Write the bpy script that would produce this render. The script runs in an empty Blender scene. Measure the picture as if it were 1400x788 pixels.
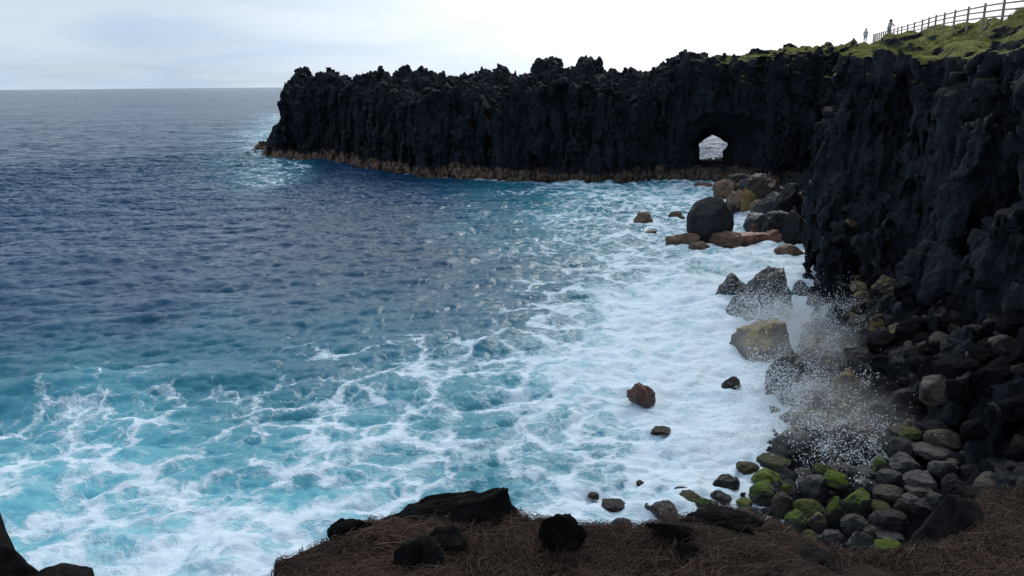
import bpy, bmesh, math, random
import numpy as np
from mathutils import Vector, Matrix

random.seed(7)
RNG = np.random.default_rng(11)
scene = bpy.context.scene
COL = scene.collection
PI = math.pi

# ------------------------------------------------------------------ camera
FPX = 1078.0
CAM = np.array([0.0, 0.0, 12.0])
PITCH = math.radians(14.45)
ROLL = 0.0094
_cp, _sp = math.cos(PITCH), math.sin(PITCH)
_f = np.array([0, _cp, -_sp]); _u0 = np.array([0, _sp, _cp]); _r0 = np.array([1.0, 0, 0])
_r = _r0 * math.cos(ROLL) - _u0 * math.sin(ROLL)      # image right, in the world
_u = _r0 * math.sin(ROLL) + _u0 * math.cos(ROLL)


def ray(px, py):
    return _f + _r * ((px - 700) / FPX) + _u * ((394 - py) / FPX)


def at_z(px, py, z=0.0):
    d = ray(px, py)
    return CAM + d * ((z - CAM[2]) / d[2])


def at_y(px, py, y):
    d = ray(px, py)
    return CAM + d * (y / d[1])


def project(P):
    Q = P - CAM
    w = np.maximum(Q @ _f, 1e-3)
    return 700 + FPX * (Q @ _r) / w, 394 - FPX * (Q @ _u) / w


cam_data = bpy.data.cameras.new('camera')
cam = bpy.data.objects.new('camera', cam_data)
COL.objects.link(cam)
cam_data.sensor_width = 36
cam_data.lens = 36 * FPX / 1400
cam_data.clip_start = 0.05
cam_data.clip_end = 60000
M = Matrix.Identity(4)
for i in range(3):
    M[i][0], M[i][1], M[i][2], M[i][3] = _r[i], _u[i], -_f[i], CAM[i]
cam.matrix_world = M
scene.camera = cam


# ------------------------------------------------------------------ numpy noise
def _hash(*a):
    h = np.zeros(np.shape(a[0]), np.uint32)
    for k, v in zip((374761393, 668265263, 2147483647, 1274126177), a):
        h = h + (v.astype(np.int64).astype(np.uint32) if hasattr(v, 'astype') else np.uint32(v)) * np.uint32(k)
        h = (h ^ (h >> np.uint32(13))) * np.uint32(1274126177)
    h = h ^ (h >> np.uint32(16))
    h = h * np.uint32(2246822519)
    h = h ^ (h >> np.uint32(13))
    return (h & np.uint32(0xFFFFFF)).astype(np.float64) / float(0xFFFFFF)


def vnoise(P, seed=0):
    """value noise, -1..1; P is (n,3)"""
    I = np.floor(P).astype(np.int64)
    F = P - I
    F = F * F * F * (F * (F * 6 - 15) + 10)
    out = np.zeros(len(P))
    s = np.full(len(P), seed, np.int64)
    for dx in (0, 1):
        wx = F[:, 0] if dx else 1 - F[:, 0]
        for dy in (0, 1):
            wy = F[:, 1] if dy else 1 - F[:, 1]
            for dz in (0, 1):
                wz = F[:, 2] if dz else 1 - F[:, 2]
                out += wx * wy * wz * _hash(I[:, 0] + dx, I[:, 1] + dy, I[:, 2] + dz, s)
    return out * 2 - 1


def fbm(P, octaves=4, seed=0, gain=0.5, lac=2.03):
    a, t, n = 1.0, np.zeros(len(P)), 0.0
    for o in range(octaves):
        t += a * vnoise(P * lac ** o + 17.3 * o, seed + o)
        n += a
        a *= gain
    return t / n


def worley2(X, Y, seed=0):
    """2-D cells: returns F1, F2, random id 0..1 of the nearest cell"""
    ix, iy = np.floor(X).astype(np.int64), np.floor(Y).astype(np.int64)
    f1 = np.full(X.shape, 9.0); f2 = np.full(X.shape, 9.0); cid = np.zeros(X.shape)
    for dx in (-1, 0, 1):
        for dy in (-1, 0, 1):
            jx, jy = ix + dx, iy + dy
            s = np.full(X.shape, seed, np.int64)
            px = jx + _hash(jx, jy, s); py = jy + _hash(jx, jy, s + 91)
            d = np.hypot(px - X, py - Y)
            near = d < f1
            f2 = np.where(near, f1, np.minimum(f2, d))
            cid = np.where(near, _hash(jx, jy, s + 577), cid)
            f1 = np.where(near, d, f1)
    return f1, f2, cid


def worley3(P, seed=0):
    I = np.floor(P).astype(np.int64)
    n = len(P)
    f1 = np.full(n, 9.0); f2 = np.full(n, 9.0); cid = np.zeros(n); off = np.zeros((n, 3))
    s = np.full(n, seed, np.int64)
    for dx in (-1, 0, 1):
        for dy in (-1, 0, 1):
            for dz in (-1, 0, 1):
                J = I + (dx, dy, dz)
                q = np.stack([_hash(J[:, 0], J[:, 1], J[:, 2], s + 31 * k) for k in (0, 1, 2)], 1)
                d = ((J + q - P) ** 2).sum(1)
                near = d < f1
                f2 = np.where(near, f1, np.minimum(f2, d))
                cid = np.where(near, q[:, 0] * .5 + q[:, 1] * .3 + q[:, 2] * .2, cid)
                f1 = np.where(near, d, f1)
                off[near] = (P - J - q)[near]
    a = cid * 917.3; b = cid * 577.9
    tilt = np.stack([np.sin(a), np.cos(a * 1.7 + 1), np.sin(b + 2) * .8], 1)
    return np.sqrt(f1), np.sqrt(f2), cid, (off * tilt).sum(1)


def subdivide(V, F):
    """each quad becomes four"""
    E = np.stack([F, np.roll(F, -1, 1)], 2).reshape(-1, 2)
    Es = np.sort(E, 1).astype(np.int64)
    key = Es[:, 0] * len(V) + Es[:, 1]
    u, first, invr = np.unique(key, return_index=True, return_inverse=True)
    mid = (V[Es[first, 0]] + V[Es[first, 1]]) / 2
    cen = V[F].mean(1)
    nv, ne = len(V), len(u)
    em = (nv + invr).reshape(-1, 4)
    cidx = (nv + ne + np.arange(len(F)))
    q = [np.stack([F[:, k], em[:, k], cidx, em[:, k - 1]], 1) for k in range(4)]
    return np.concatenate([V, mid, cen]), np.concatenate(q)


def roughen(V, F, seed, a_block, a_fine, soft_x=1e9):
    """break a rock surface into chipped blocks and fine grain"""
    V, F = subdivide(V, F)
    n = vertex_normals(V, F)
    f1, f2, c, t1 = worley3(V * (.95, .95, .24) + fbm(V * .9, 2, seed + 4)[:, None] * .25, seed)
    g1, g2, c2, t2 = worley3(V * (2.4, 2.4, .8), seed + 50)
    d = (c - .5) * a_block * 1.5 + t1 * a_block * 1.5 - a_block * .4 * (1 - smooth(0, .08, f2 - f1)) + (c2 - .5) * a_block * .4 + t2 * a_block * .7
    d = d + fbm(V * 3.3, 4, seed + 8, gain=.6) * a_fine
    d = d * (1 - .78 * smooth(.35, .7, n[:, 2]) * (V[:, 2] > 11.5) * smooth(soft_x - 4, soft_x + 4, V[:, 0]))
    if soft_x > 20:      # the arch is worn smoother than the rest
        d = d * (1 - .75 * np.exp(-((V[:, 0] - 26.5) / 4.5) ** 2 - ((V[:, 2] - 4) / 4.0) ** 2))
    return V + n * d[:, None], F


def gridnoise(shape, res, cell, seed):
    """smooth random field on a regular grid, unit variance (cubic B-spline of white noise)"""
    cell = (cell,) * len(shape) if np.isscalar(cell) else cell
    rng = np.random.default_rng(seed)
    Ws, ms = [], []
    for n, c in zip(shape, cell):
        t = np.arange(n) * res / c + rng.random()
        i = np.floor(t).astype(int); f = t - i
        m = i.max() + 4
        W = np.zeros((n, m), np.float32)
        b = ((1 - f) ** 3 / 6, (3 * f ** 3 - 6 * f ** 2 + 4) / 6, (-3 * f ** 3 + 3 * f ** 2 + 3 * f + 1) / 6, f ** 3 / 6)
        for k in range(4):
            W[np.arange(n), i + k] = b[k]
        Ws.append(W); ms.append(m)
    A = rng.standard_normal(ms).astype(np.float32)
    for W in Ws:
        A = np.moveaxis(np.tensordot(W, A, (1, 0)), 0, -1)
    # after all axes are cycled the order is restored
    return A / (A.std() + 1e-9)


def smooth(e0, e1, x):
    t = np.clip((x - e0) / (e1 - e0), 0, 1)
    return t * t * (3 - 2 * t)


def poly_sd(X, Y, poly):
    """signed distance to a closed polygon, positive inside; also arc length of the nearest point"""
    P = np.asarray(poly, float)
    best = np.full(X.shape, 1e9); arc = np.zeros(X.shape); inside = np.zeros(X.shape, bool)
    L = 0.0
    for a, b in zip(P, np.roll(P, -1, 0)):
        e = b - a; le = np.hypot(*e)
        t = np.clip(((X - a[0]) * e[0] + (Y - a[1]) * e[1]) / (le * le), 0, 1)
        d = np.hypot(X - a[0] - t * e[0], Y - a[1] - t * e[1])
        n = d < best
        best = np.where(n, d, best); arc = np.where(n, L + t * le, arc)
        L += le
        cond = (a[1] > Y) != (b[1] > Y)
        with np.errstate(divide='ignore', invalid='ignore'):
            xi = a[0] + (Y - a[1]) / (b[1] - a[1] if b[1] != a[1] else 1e-12) * e[0]
        inside ^= cond & (X < xi)
    return np.where(inside, best, -best), arc


def line_sd(X, Y, line):
    P = np.asarray(line, float)
    best = np.full(X.shape, 1e9); arc = np.zeros(X.shape)
    L = 0.0
    for a, b in zip(P[:-1], P[1:]):
        e = b - a; le = np.hypot(*e)
        t = np.clip(((X - a[0]) * e[0] + (Y - a[1]) * e[1]) / (le * le), 0, 1)
        d = np.hypot(X - a[0] - t * e[0], Y - a[1] - t * e[1])
        n = d < best
        best = np.where(n, d, best); arc = np.where(n, L + t * le, arc)
        L += le
    return best, arc


# ------------------------------------------------------------------ mesh helpers
def mesh_from(name, V, F, smooth_shade=True):
    """V (n,3); F (m,k) array of equal-size faces"""
    me = bpy.data.meshes.new(name)
    V = np.ascontiguousarray(V, np.float32); F = np.ascontiguousarray(F, np.int32)
    k = F.shape[1]
    me.vertices.add(len(V)); me.vertices.foreach_set('co', V.ravel())
    me.loops.add(F.size); me.loops.foreach_set('vertex_index', F.ravel())
    me.polygons.add(len(F))
    me.polygons.foreach_set('loop_start', np.arange(0, F.size, k, dtype=np.int32))
    me.polygons.foreach_set('use_smooth', np.full(len(F), smooth_shade))
    me.update(calc_edges=True)
    me.validate()
    return me


def link(name, me, mat=None, parent=None, loc=None):
    o = bpy.data.objects.new(name, me)
    COL.objects.link(o)
    if mat is not None and me is not None and not me.materials:
        me.materials.append(mat)
    if parent is not None:
        o.parent = parent
    if loc is not None:
        o.location = loc
    return o


def tag(o, label=None, cat=None, group=None, kind=None):
    if label: o['label'] = label
    if cat: o['category'] = cat
    if group: o['group'] = group
    if kind: o['kind'] = kind
    return o


def surface_nets(D, org, res):
    """closed surface where D changes sign (inside positive)"""
    S = D > 0
    nx, ny, nz = D.shape
    cnt = np.zeros((nx - 1, ny - 1, nz - 1), np.int8)
    for a in (0, 1):
        for b in (0, 1):
            for c in (0, 1):
                cnt += S[a:nx - 1 + a, b:ny - 1 + b, c:nz - 1 + c]
    act = np.argwhere((cnt > 0) & (cnt < 8))
    idx = np.full(cnt.shape, -1, np.int32)
    idx[act[:, 0], act[:, 1], act[:, 2]] = np.arange(len(act))
    acc = np.zeros((len(act), 3)); n = np.zeros(len(act))
    corners = [(a, b, c) for a in (0, 1) for b in (0, 1) for c in (0, 1)]
    val = {k: D[act[:, 0] + k[0], act[:, 1] + k[1], act[:, 2] + k[2]].astype(np.float64) for k in corners}
    for k in corners:
        for ax in range(3):
            if k[ax] == 0:
                k2 = tuple(1 if i == ax else k[i] for i in range(3))
                v0, v1 = val[k], val[k2]
                m = (v0 > 0) != (v1 > 0)
                t = np.where(m, v0 / np.where(m, v0 - v1, 1), 0)
                for i in range(3):
                    acc[:, i] += np.where(m, k[i] + (t if i == ax else 0), 0)
                n += m
    V = (act + acc / n[:, None]) * res + np.asarray(org)
    faces = []
    for ax in range(3):
        o1, o2 = [(1, 2), (2, 0), (0, 1)][ax]
        sl0 = [slice(None)] * 3; sl1 = [slice(None)] * 3
        sl0[ax] = slice(0, -1); sl1[ax] = slice(1, None)
        A, B = S[tuple(sl0)], S[tuple(sl1)]
        e = np.argwhere(A != B)
        ok = (e[:, o1] > 0) & (e[:, o2] > 0) & (e[:, o1] < D.shape[o1] - 1) & (e[:, o2] < D.shape[o2] - 1)
        e = e[ok]
        flip = A[e[:, 0], e[:, 1], e[:, 2]]
        q = []
        for d1, d2 in ((-1, -1), (0, -1), (0, 0), (-1, 0)):
            c = e.copy(); c[:, o1] += d1; c[:, o2] += d2
            q.append(idx[c[:, 0], c[:, 1], c[:, 2]])
        q = np.stack(q, 1)
        q[~flip] = q[~flip][:, ::-1]
        faces.append(q)
    F = np.concatenate(faces)
    lab = np.arange(len(V))          # drop loose crumbs
    for _ in range(400):
        m = lab[F].min(1)
        new = lab.copy()
        for k in range(4): np.minimum.at(new, F[:, k], m)
        new = new[new]
        if (new == lab).all(): break
        lab = new
    size = np.bincount(lab, minlength=len(V))
    F = F[size[lab[F[:, 0]]] > 600]
    used = np.unique(F); rm = np.full(len(V), -1); rm[used] = np.arange(len(used))
    return V[used], rm[F]


def vertex_normals(V, F):
    n = np.zeros_like(V)
    fn = np.cross(V[F[:, 2]] - V[F[:, 0]], V[F[:, 3 if F.shape[1] > 3 else 1]] - V[F[:, 1 if F.shape[1] > 3 else 0]])
    for k in range(F.shape[1]):
        np.add.at(n, F[:, k], fn)
    return n / (np.linalg.norm(n, axis=1)[:, None] + 1e-9)


# ------------------------------------------------------------------ material helpers
class NT:
    def __init__(self, name):
        self.m = bpy.data.materials.new(name)
        self.m.use_nodes = True
        self.t = self.m.node_tree
        self.t.nodes.clear()
        self.out = self.n('ShaderNodeOutputMaterial')

    def n(self, typ, **kw):
        nd = self.t.nodes.new(typ)
        for k, v in kw.items():
            if k.startswith('i_'):
                key = k[2:]
                key = int(key) if key.isdigit() else key.replace('_', ' ')
                if isinstance(v, bpy.types.NodeSocket):
                    self.t.links.new(v, nd.inputs[key])
                else:
                    nd.inputs[key].default_value = v
            else:
                setattr(nd, k, v)
        return nd

    def math(self, op, a, b=0.0, c=0.0, clamp=False):
        nd = self.n('ShaderNodeMath', operation=op, use_clamp=clamp)
        for i, v in enumerate((a, b, c)):
            if isinstance(v, bpy.types.NodeSocket): self.t.links.new(v, nd.inputs[i])
            else: nd.inputs[i].default_value = v
        return nd.outputs[0]

    def vmath(self, op, a, b=(0, 0, 0)):
        nd = self.n('ShaderNodeVectorMath', operation=op)
        for i, v in enumerate((a, b)):
            if isinstance(v, bpy.types.NodeSocket): self.t.links.new(v, nd.inputs[i])
            else: nd.inputs[i].default_value = v
        return nd.outputs[0]

    def step(self, x, e0, e1):
        nd = self.n('ShaderNodeMapRange', interpolation_type='SMOOTHSTEP')
        for k, v in (('Value', x), ('From Min', e0), ('From Max', e1)):
            if isinstance(v, bpy.types.NodeSocket): self.t.links.new(v, nd.inputs[k])
            else: nd.inputs[k].default_value = v
        return nd.outputs[0]

    def mix(self, f, a, b, blend='MIX'):
        nd = self.n('ShaderNodeMix', data_type='RGBA', blend_type=blend)
        for i, v in ((0, f), (6, a), (7, b)):
            if isinstance(v, bpy.types.NodeSocket): self.t.links.new(v, nd.inputs[i])
            else: nd.inputs[i].default_value = v if i == 0 else (*v[:3], 1)
        return nd.outputs[2]

    def noise(self, vec, scale, detail=4, rough=0.55, out=0, **kw):
        nd = self.n('ShaderNodeTexNoise', i_Scale=scale, i_Detail=detail, i_Roughness=rough, **kw)
        self.t.links.new(vec, nd.inputs['Vector'])
        return nd.outputs[out]

    def voro(self, vec, scale, feature='F1', out=0, rand=1.0, **kw):
        nd = self.n('ShaderNodeTexVoronoi', feature=feature, i_Scale=scale, i_Randomness=rand, **kw)
        self.t.links.new(vec, nd.inputs['Vector'])
        return nd.outputs[out]

    def done(self, color, rough, bump=None, strength=0.5, dist=0.1, spec=0.5, **kw):
        p = self.n('ShaderNodeBsdfPrincipled')
        for k, v in (('Base Color', color), ('Roughness', rough), ('Specular IOR Level', spec)):
            if isinstance(v, bpy.types.NodeSocket): self.t.links.new(v, p.inputs[k])
            elif k == 'Base Color': p.inputs[k].default_value = (*v[:3], 1)
            else: p.inputs[k].default_value = v
        for k, v in kw.items():
            k = k.replace('_', ' ')
            if isinstance(v, bpy.types.NodeSocket): self.t.links.new(v, p.inputs[k])
            else: p.inputs[k].default_value = v
        if bump is not None:
            b = self.n('ShaderNodeBump', i_Distance=dist, i_Height=bump)
            if isinstance(strength, bpy.types.NodeSocket): self.t.links.new(strength, b.inputs['Strength'])
            else: b.inputs['Strength'].default_value = strength
            self.t.links.new(b.outputs[0], p.inputs['Normal'])
        self.t.links.new(p.outputs[0], self.out.inputs['Surface'])
        return self.m


def cliff_material(name, tide=False, grass=False):
    T = NT(name)
    g = T.n('ShaderNodeNewGeometry')
    pos = g.outputs['Position']
    vert = T.vmath('MULTIPLY', pos, (1.0, 1.0, 0.28))
    n1 = T.noise(vert, 0.55, 6, 0.6)
    n2 = T.noise(vert, 3.0, 6, 0.65)
    n3 = T.noise(pos, 9.0, 5, 0.7)
    cr = T.voro(vert, 0.9, 'DISTANCE_TO_EDGE')
    col = T.mix(T.step(n1, 0.35, 0.7), (0.0055, 0.0080, 0.013), (0.013, 0.0165, 0.024))
    col = T.mix(T.math('MULTIPLY', T.step(n2, 0.5, 0.75), 0.5), col, (0.027, 0.026, 0.028))
    col = T.mix(T.math('MULTIPLY', T.step(n3, 0.64, 0.74), 0.3), col, (0.06, 0.058, 0.056))
    sep = T.n('ShaderNodeSeparateXYZ'); T.t.links.new(pos, sep.inputs[0])
    z = sep.outputs[2]
    if tide:
        zz = T.math('ADD', z, T.math('MULTIPLY', T.math('SUBTRACT', T.noise(T.vmath('MULTIPLY', pos, (1, 1, .4)), 0.42, 6, .65), 0.5), 4.2))
        band = T.math('MULTIPLY', T.step(zz, -0.5, 0.1), T.math('SUBTRACT', 1.0, T.step(zz, 1.05, 1.55)))
        bc = T.mix(T.noise(vert, 2.2, 5, 0.7), (0.05, 0.028, 0.02), (0.42, 0.26, 0.165))
        col = T.mix(T.math('MULTIPLY', band, T.step(n2, 0.36, 0.58)), col, T.mix(T.step(sep.outputs[0], -12.0, 14.0), bc, T.mix(.55, bc, (.03, .02, .018))))
    rough = T.math('ADD', 0.62, T.math('MULTIPLY', n2, 0.3))
    if grass:
        sn = T.n('ShaderNodeSeparateXYZ'); T.t.links.new(g.outputs['Normal'], sn.inputs[0])
        up = T.math('ADD', sn.outputs[2], T.math('MULTIPLY', T.math('SUBTRACT', T.noise(pos, 0.33, 6, 0.65), 0.5), 1.5))
        gm = T.math('MULTIPLY', T.step(up, 0.56, 0.76), T.step(z, 11.6, 12.6))
        gm = T.math('MULTIPLY', gm, T.step(sep.outputs[0], 23.0, 29.0) if tide else 1.0)
        gc = T.mix(T.noise(pos, 0.35, 4), (0.10, 0.12, 0.018), (0.20, 0.185, 0.045))
        gc = T.mix(T.math('MULTIPLY', T.step(T.noise(pos, 1.4, 5, .7), 0.45, 0.7), .6), gc, (0.06, 0.05, 0.02))
        col = T.mix(gm, col, gc)
        rough = T.math('MAXIMUM', rough, T.math('MULTIPLY', gm, 0.95))
    h = T.math('ADD', T.math('MULTIPLY', n2, 0.5), T.math('MULTIPLY', n3, 0.25))
    h = T.math('ADD', h, T.math('MULTIPLY', T.step(cr, 0.0, 0.05), 0.12))
    h = T.math('ADD', h, T.math('MULTIPLY', T.voro(pos, 4.5), -.35))
    return T.done(col, rough, h, 1.0, 0.3, spec=0.22)


def rock_material(name, dark, light, moss=None, moss_lo=0.2, lichen=None, rough=0.55, scale=1.0, wet=0.4):
    T = NT(name)
    tc = T.n('ShaderNodeTexCoord')
    oi = T.n('ShaderNodeObjectInfo')
    g = T.n('ShaderNodeNewGeometry')
    off = T.n('ShaderNodeCombineXYZ')
    r = T.math('MULTIPLY', oi.outputs['Random'], 37.0)
    for i in range(3): T.t.links.new(r, off.inputs[i])
    p = T.vmath('ADD', tc.outputs['Object'], off.outputs[0])
    n1 = T.noise(p, 1.6 * scale, 6, 0.6)
    n2 = T.noise(p, 7.0 * scale, 6, 0.7)
    n3 = T.noise(p, 26.0 * scale, 4, 0.7)
    col = T.mix(T.step(n1, 0.3, 0.7), dark, light)
    tone = T.math('ADD', 0.65, T.math('MULTIPLY', oi.outputs['Random'], 0.7))
    hsv = T.n('ShaderNodeHueSaturation'); T.t.links.new(col, hsv.inputs['Color']); T.t.links.new(tone, hsv.inputs['Value'])
    col = hsv.outputs[0]
    col = T.mix(T.math('MULTIPLY', T.step(n2, 0.5, 0.72), 0.5), col, tuple(min(1, c * 1.7 + .01) for c in light))
    col = T.mix(T.math('MULTIPLY', T.step(n3, 0.58, 0.7), 0.5), col, tuple(c * .4 for c in dark))
    sn = T.n('ShaderNodeSeparateXYZ'); T.t.links.new(g.outputs['Normal'], sn.inputs[0])
    rg = T.math('ADD', rough, T.math('MULTIPLY', T.math('SUBTRACT', n2, 0.5), 0.5))
    if lichen:
        lm = T.math('MULTIPLY', T.step(T.math('ADD', n1, T.math('MULTIPLY', sn.outputs[2], .12)), 0.52, 0.64), T.step(n2, 0.35, 0.6))
        col = T.mix(lm, col, lichen)
        rg = T.math('MAXIMUM', rg, T.math('MULTIPLY', lm, .9))
    if moss:
        mm = T.math('ADD', T.math('ADD', sn.outputs[2], T.math('MULTIPLY', sn.outputs[0], -0.45)), T.math('MULTIPLY', T.math('SUBTRACT', T.noise(p, 2.0, 7, 0.7), 0.5), 2.4))
        mm = T.step(mm, moss_lo, moss_lo + 0.45)
        mc = T.mix(T.noise(p, 5.0, 4), tuple(c * .45 for c in moss), moss)
        col = T.mix(mm, col, mc)
        rg = T.math('MAXIMUM', rg, T.math('MULTIPLY', mm, .9))
    sz = T.n('ShaderNodeSeparateXYZ'); T.t.links.new(g.outputs['Position'], sz.inputs[0])
    wm = T.math('SUBTRACT', 1, T.step(T.math('ADD', sz.outputs[2], T.math('MULTIPLY', n1, -.5)), -.05, .35))
    hs = T.n('ShaderNodeHueSaturation'); T.t.links.new(col, hs.inputs['Color']); hs.inputs['Value'].default_value = .5
    col = T.mix(wm, col, hs.outputs[0])
    rg = T.math('SUBTRACT', rg, T.math('MULTIPLY', wm, .25))
    h = T.math('ADD', T.math('MULTIPLY', n2, 0.7), T.math('MULTIPLY', n3, 0.35))
    h = T.math('ADD', h, T.math('MULTIPLY', T.voro(p, 3.2 * scale), -.5))
    return T.done(col, rg, h, 0.9, 0.14, spec=wet)


def plain(name, col, rough=0.8, var=0.3, scale=8.0, **kw):
    T = NT(name)
    tc = T.n('ShaderNodeTexCoord')
    n = T.noise(tc.outputs['Object'], scale, 5)
    c = T.mix(n, tuple(x * (1 - var) for x in col), tuple(min(1, x * (1 + var)) for x in col))
    return T.done(c, rough, n, 0.3, 0.02, **kw)


# ------------------------------------------------------------------ world + sun
SUN_EL, SUN_AZ = math.radians(38), math.radians(24)      # azimuth from +Y towards +X
w = bpy.data.worlds.new('World')
scene.world = w
w.use_nodes = True
wt = w.node_tree
wt.nodes.clear()


def wn(typ, **kw):
    nd = wt.nodes.new(typ)
    for k, v in kw.items():
        setattr(nd, k, v)
    return nd


wl = wt.links.new
sky = wn('ShaderNodeTexSky', sky_type='NISHITA', sun_disc=False, sun_elevation=SUN_EL, sun_rotation=SUN_AZ,
         altitude=10, air_density=1.0, dust_density=2.2, ozone_density=2.0)
tc = wn('ShaderNodeTexCoord')
sepd = wn('ShaderNodeSeparateXYZ'); wl(tc.outputs['Generated'], sepd.inputs[0])
zc = wn('ShaderNodeMath', operation='MAXIMUM'); wl(sepd.outputs[2], zc.inputs[0]); zc.inputs[1].default_value = 0.0
za = wn('ShaderNodeMath', operation='ADD'); wl(zc.outputs[0], za.inputs[0]); za.inputs[1].default_value = 0.16
inv = wn('ShaderNodeMath', operation='DIVIDE'); inv.inputs[0].default_value = 1.0; wl(za.outputs[0], inv.inputs[1])
flat = wn('ShaderNodeVectorMath', operation='SCALE'); wl(tc.outputs['Generated'], flat.inputs[0]); wl(inv.outputs[0], flat.inputs['Scale'])
flat2 = wn('ShaderNodeVectorMath', operation='MULTIPLY'); wl(flat.outputs[0], flat2.inputs[0]); flat2.inputs[1].default_value = (0.8, 1.0, 0.0)
cn = wn('ShaderNodeTexNoise'); wl(flat2.outputs[0], cn.inputs['Vector'])
cn.inputs['Scale'].default_value = 0.62; cn.inputs['Detail'].default_value = 7; cn.inputs['Roughness'].default_value = 0.52; cn.inputs['Distortion'].default_value = 0.4
cm = wn('ShaderNodeMapRange', interpolation_type='SMOOTHSTEP'); wl(cn.outputs[0], cm.inputs['Value'])
cm.inputs['From Min'].default_value = 0.36; cm.inputs['From Max'].default_value = 0.66
cm.inputs['To Min'].default_value = 0.74; cm.inputs['To Max'].default_value = 0.97
sd = wn('ShaderNodeVectorMath', operation='DOT_PRODUCT'); wl(tc.outputs['Generated'], sd.inputs[0])
sd.inputs[1].default_value = (math.sin(SUN_AZ) * math.cos(SUN_EL), math.cos(SUN_AZ) * math.cos(SUN_EL), math.sin(SUN_EL))
glow = wn('ShaderNodeMapRange', interpolation_type='SMOOTHSTEP'); wl(sd.outputs['Value'], glow.inputs['Value'])
glow.inputs['From Min'].default_value = 0.55; glow.inputs['From Max'].default_value = 1.0
cc = wn('ShaderNodeMix', data_type='RGBA'); wl(glow.outputs[0], cc.inputs[0])
cn2 = wn('ShaderNodeTexNoise'); wl(flat2.outputs[0], cn2.inputs['Vector'])
cn2.inputs['Scale'].default_value = 0.95; cn2.inputs['Detail'].default_value = 6; cn2.inputs['Roughness'].default_value = 0.5; cn2.inputs['Distortion'].default_value = 0.7
cm2 = wn('ShaderNodeMapRange', interpolation_type='SMOOTHSTEP'); wl(cn2.outputs[0], cm2.inputs['Value'])
cm2.inputs['From Min'].default_value = 0.32; cm2.inputs['From Max'].default_value = 0.68
cg = wn('ShaderNodeMix', data_type='RGBA'); wl(cm2.outputs[0], cg.inputs[0])
cg.inputs[6].default_value = (4.7, 6.1, 7.9, 1); cg.inputs[7].default_value = (6.2, 7.2, 8.3, 1)
wl(cg.outputs[2], cc.inputs[6])
cc.inputs[7].default_value = (14, 14, 13.8, 1)
cf = wn('ShaderNodeMath', operation='ADD', use_clamp=True); wl(cm.outputs[0], cf.inputs[0]); wl(glow.outputs[0], cf.inputs[1])
cmix = wn('ShaderNodeMix', data_type='RGBA'); wl(cf.outputs[0], cmix.inputs[0]); wl(sky.outputs[0], cmix.inputs[6]); wl(cc.outputs[2], cmix.inputs[7])
bg = wn('ShaderNodeBackground'); wl(cmix.outputs[2], bg.inputs[0]); bg.inputs[1].default_value = 0.10
wo = wn('ShaderNodeOutputWorld'); wl(bg.outputs[0], wo.inputs[0])

sun_data = bpy.data.lights.new('sun', 'SUN')
sun_data.energy = 1.05
sun_data.angle = math.radians(11)
sun_data.color = (1.0, 0.97, 0.92)
sun = bpy.data.objects.new('sun', sun_data)
COL.objects.link(sun)
sun.rotation_euler = Vector((math.sin(SUN_AZ) * math.cos(SUN_EL), math.cos(SUN_AZ) * math.cos(SUN_EL), math.sin(SUN_EL))).to_track_quat('Z', 'Y').to_euler()
sun.location = (30, 60, 60)

scene.view_settings.view_transform = 'Standard'
scene.view_settings.look = 'None'
scene.view_settings.exposure = 0.12
scene.view_settings.gamma = 1.0
scene.cycles.max_bounces = 6
scene.cycles.diffuse_bounces = 3
scene.cycles.glossy_bounces = 3
scene.cycles.use_denoising = True
scene.cycles.sample_clamp_direct = 4
scene.cycles.sample_clamp_indirect = 3

# ------------------------------------------------------------------ headland with the arch
front_px = [(350, 212), (378, 216), (405, 218), (445, 218.5), (481, 221), (510, 228), (563, 237), (628, 243), (694, 246.5), (760, 248), (811, 248), (860, 246.5), (910, 246), (960, 248)]
front = [at_z(*p)[:2] for p in front_px]
front += [np.array((33.0, 97.0)), np.array((44.0, 94.0)), np.array((60.0, 92.0))]
back = [np.array(p) for p in [(62, 110), (44, 111), (30, 112.5), (16, 117), (0, 124), (-14, 133), (-24, 143), (-34, 154), (-42, 160), (-50, 160)]]
head_poly = front + back

sil = [(352, 211), (357, 204), (362, 194), (367, 183), (374, 173), (384, 165), (391, 156), (402, 143), (404, 131), (405, 119), (406.5, 107.6), (413, 102.7), (422, 103.4), (424, 110), (433, 115), (441, 109), (449.5, 99), (458, 104), (471, 111), (482, 116), (487, 111), (496.5, 108.6), (505, 105), (518.5, 101), (527, 109), (541.5, 109.5), (545, 104), (552, 110), (556, 99.4), (561, 97.5), (573, 102), (589, 104), (595, 115), (609, 112), (615.5, 106), (623.7, 114), (629, 118), (631, 109), (651.6, 107.6), (655, 99.4), (668, 101), (678, 95), (689.4, 99.4), (694, 109), (709, 116), (713.4, 121), (733.8, 121), (738, 112), (740, 98), (744.5, 90), (758.5, 90), (764.5, 95), (784, 93), (796, 87), (815.5, 89), (823, 96), (836.5, 92), (841, 99), (850, 99.6), (892, 99), (896.5, 94.5), (905.5, 87.6), (916, 87), (919, 82.5), (931, 81.6), (944.5, 78), (953.5, 83.4), (956.5, 76), (965.5, 79.5), (979, 76), (985, 80), (1000, 80), (1030, 73.5), (1052, 70.5), (1069, 68), (1120, 66), (1180, 62)]
# crest line: where the silhouette stands, set back from the foot of the wall
crest = np.array([(-51.5, 152), (-44, 149), (-36, 144), (-27, 136), (-14, 125.5), (0, 116.5), (14, 110), (26, 105.5), (38, 102), (60, 100)], float)


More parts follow.
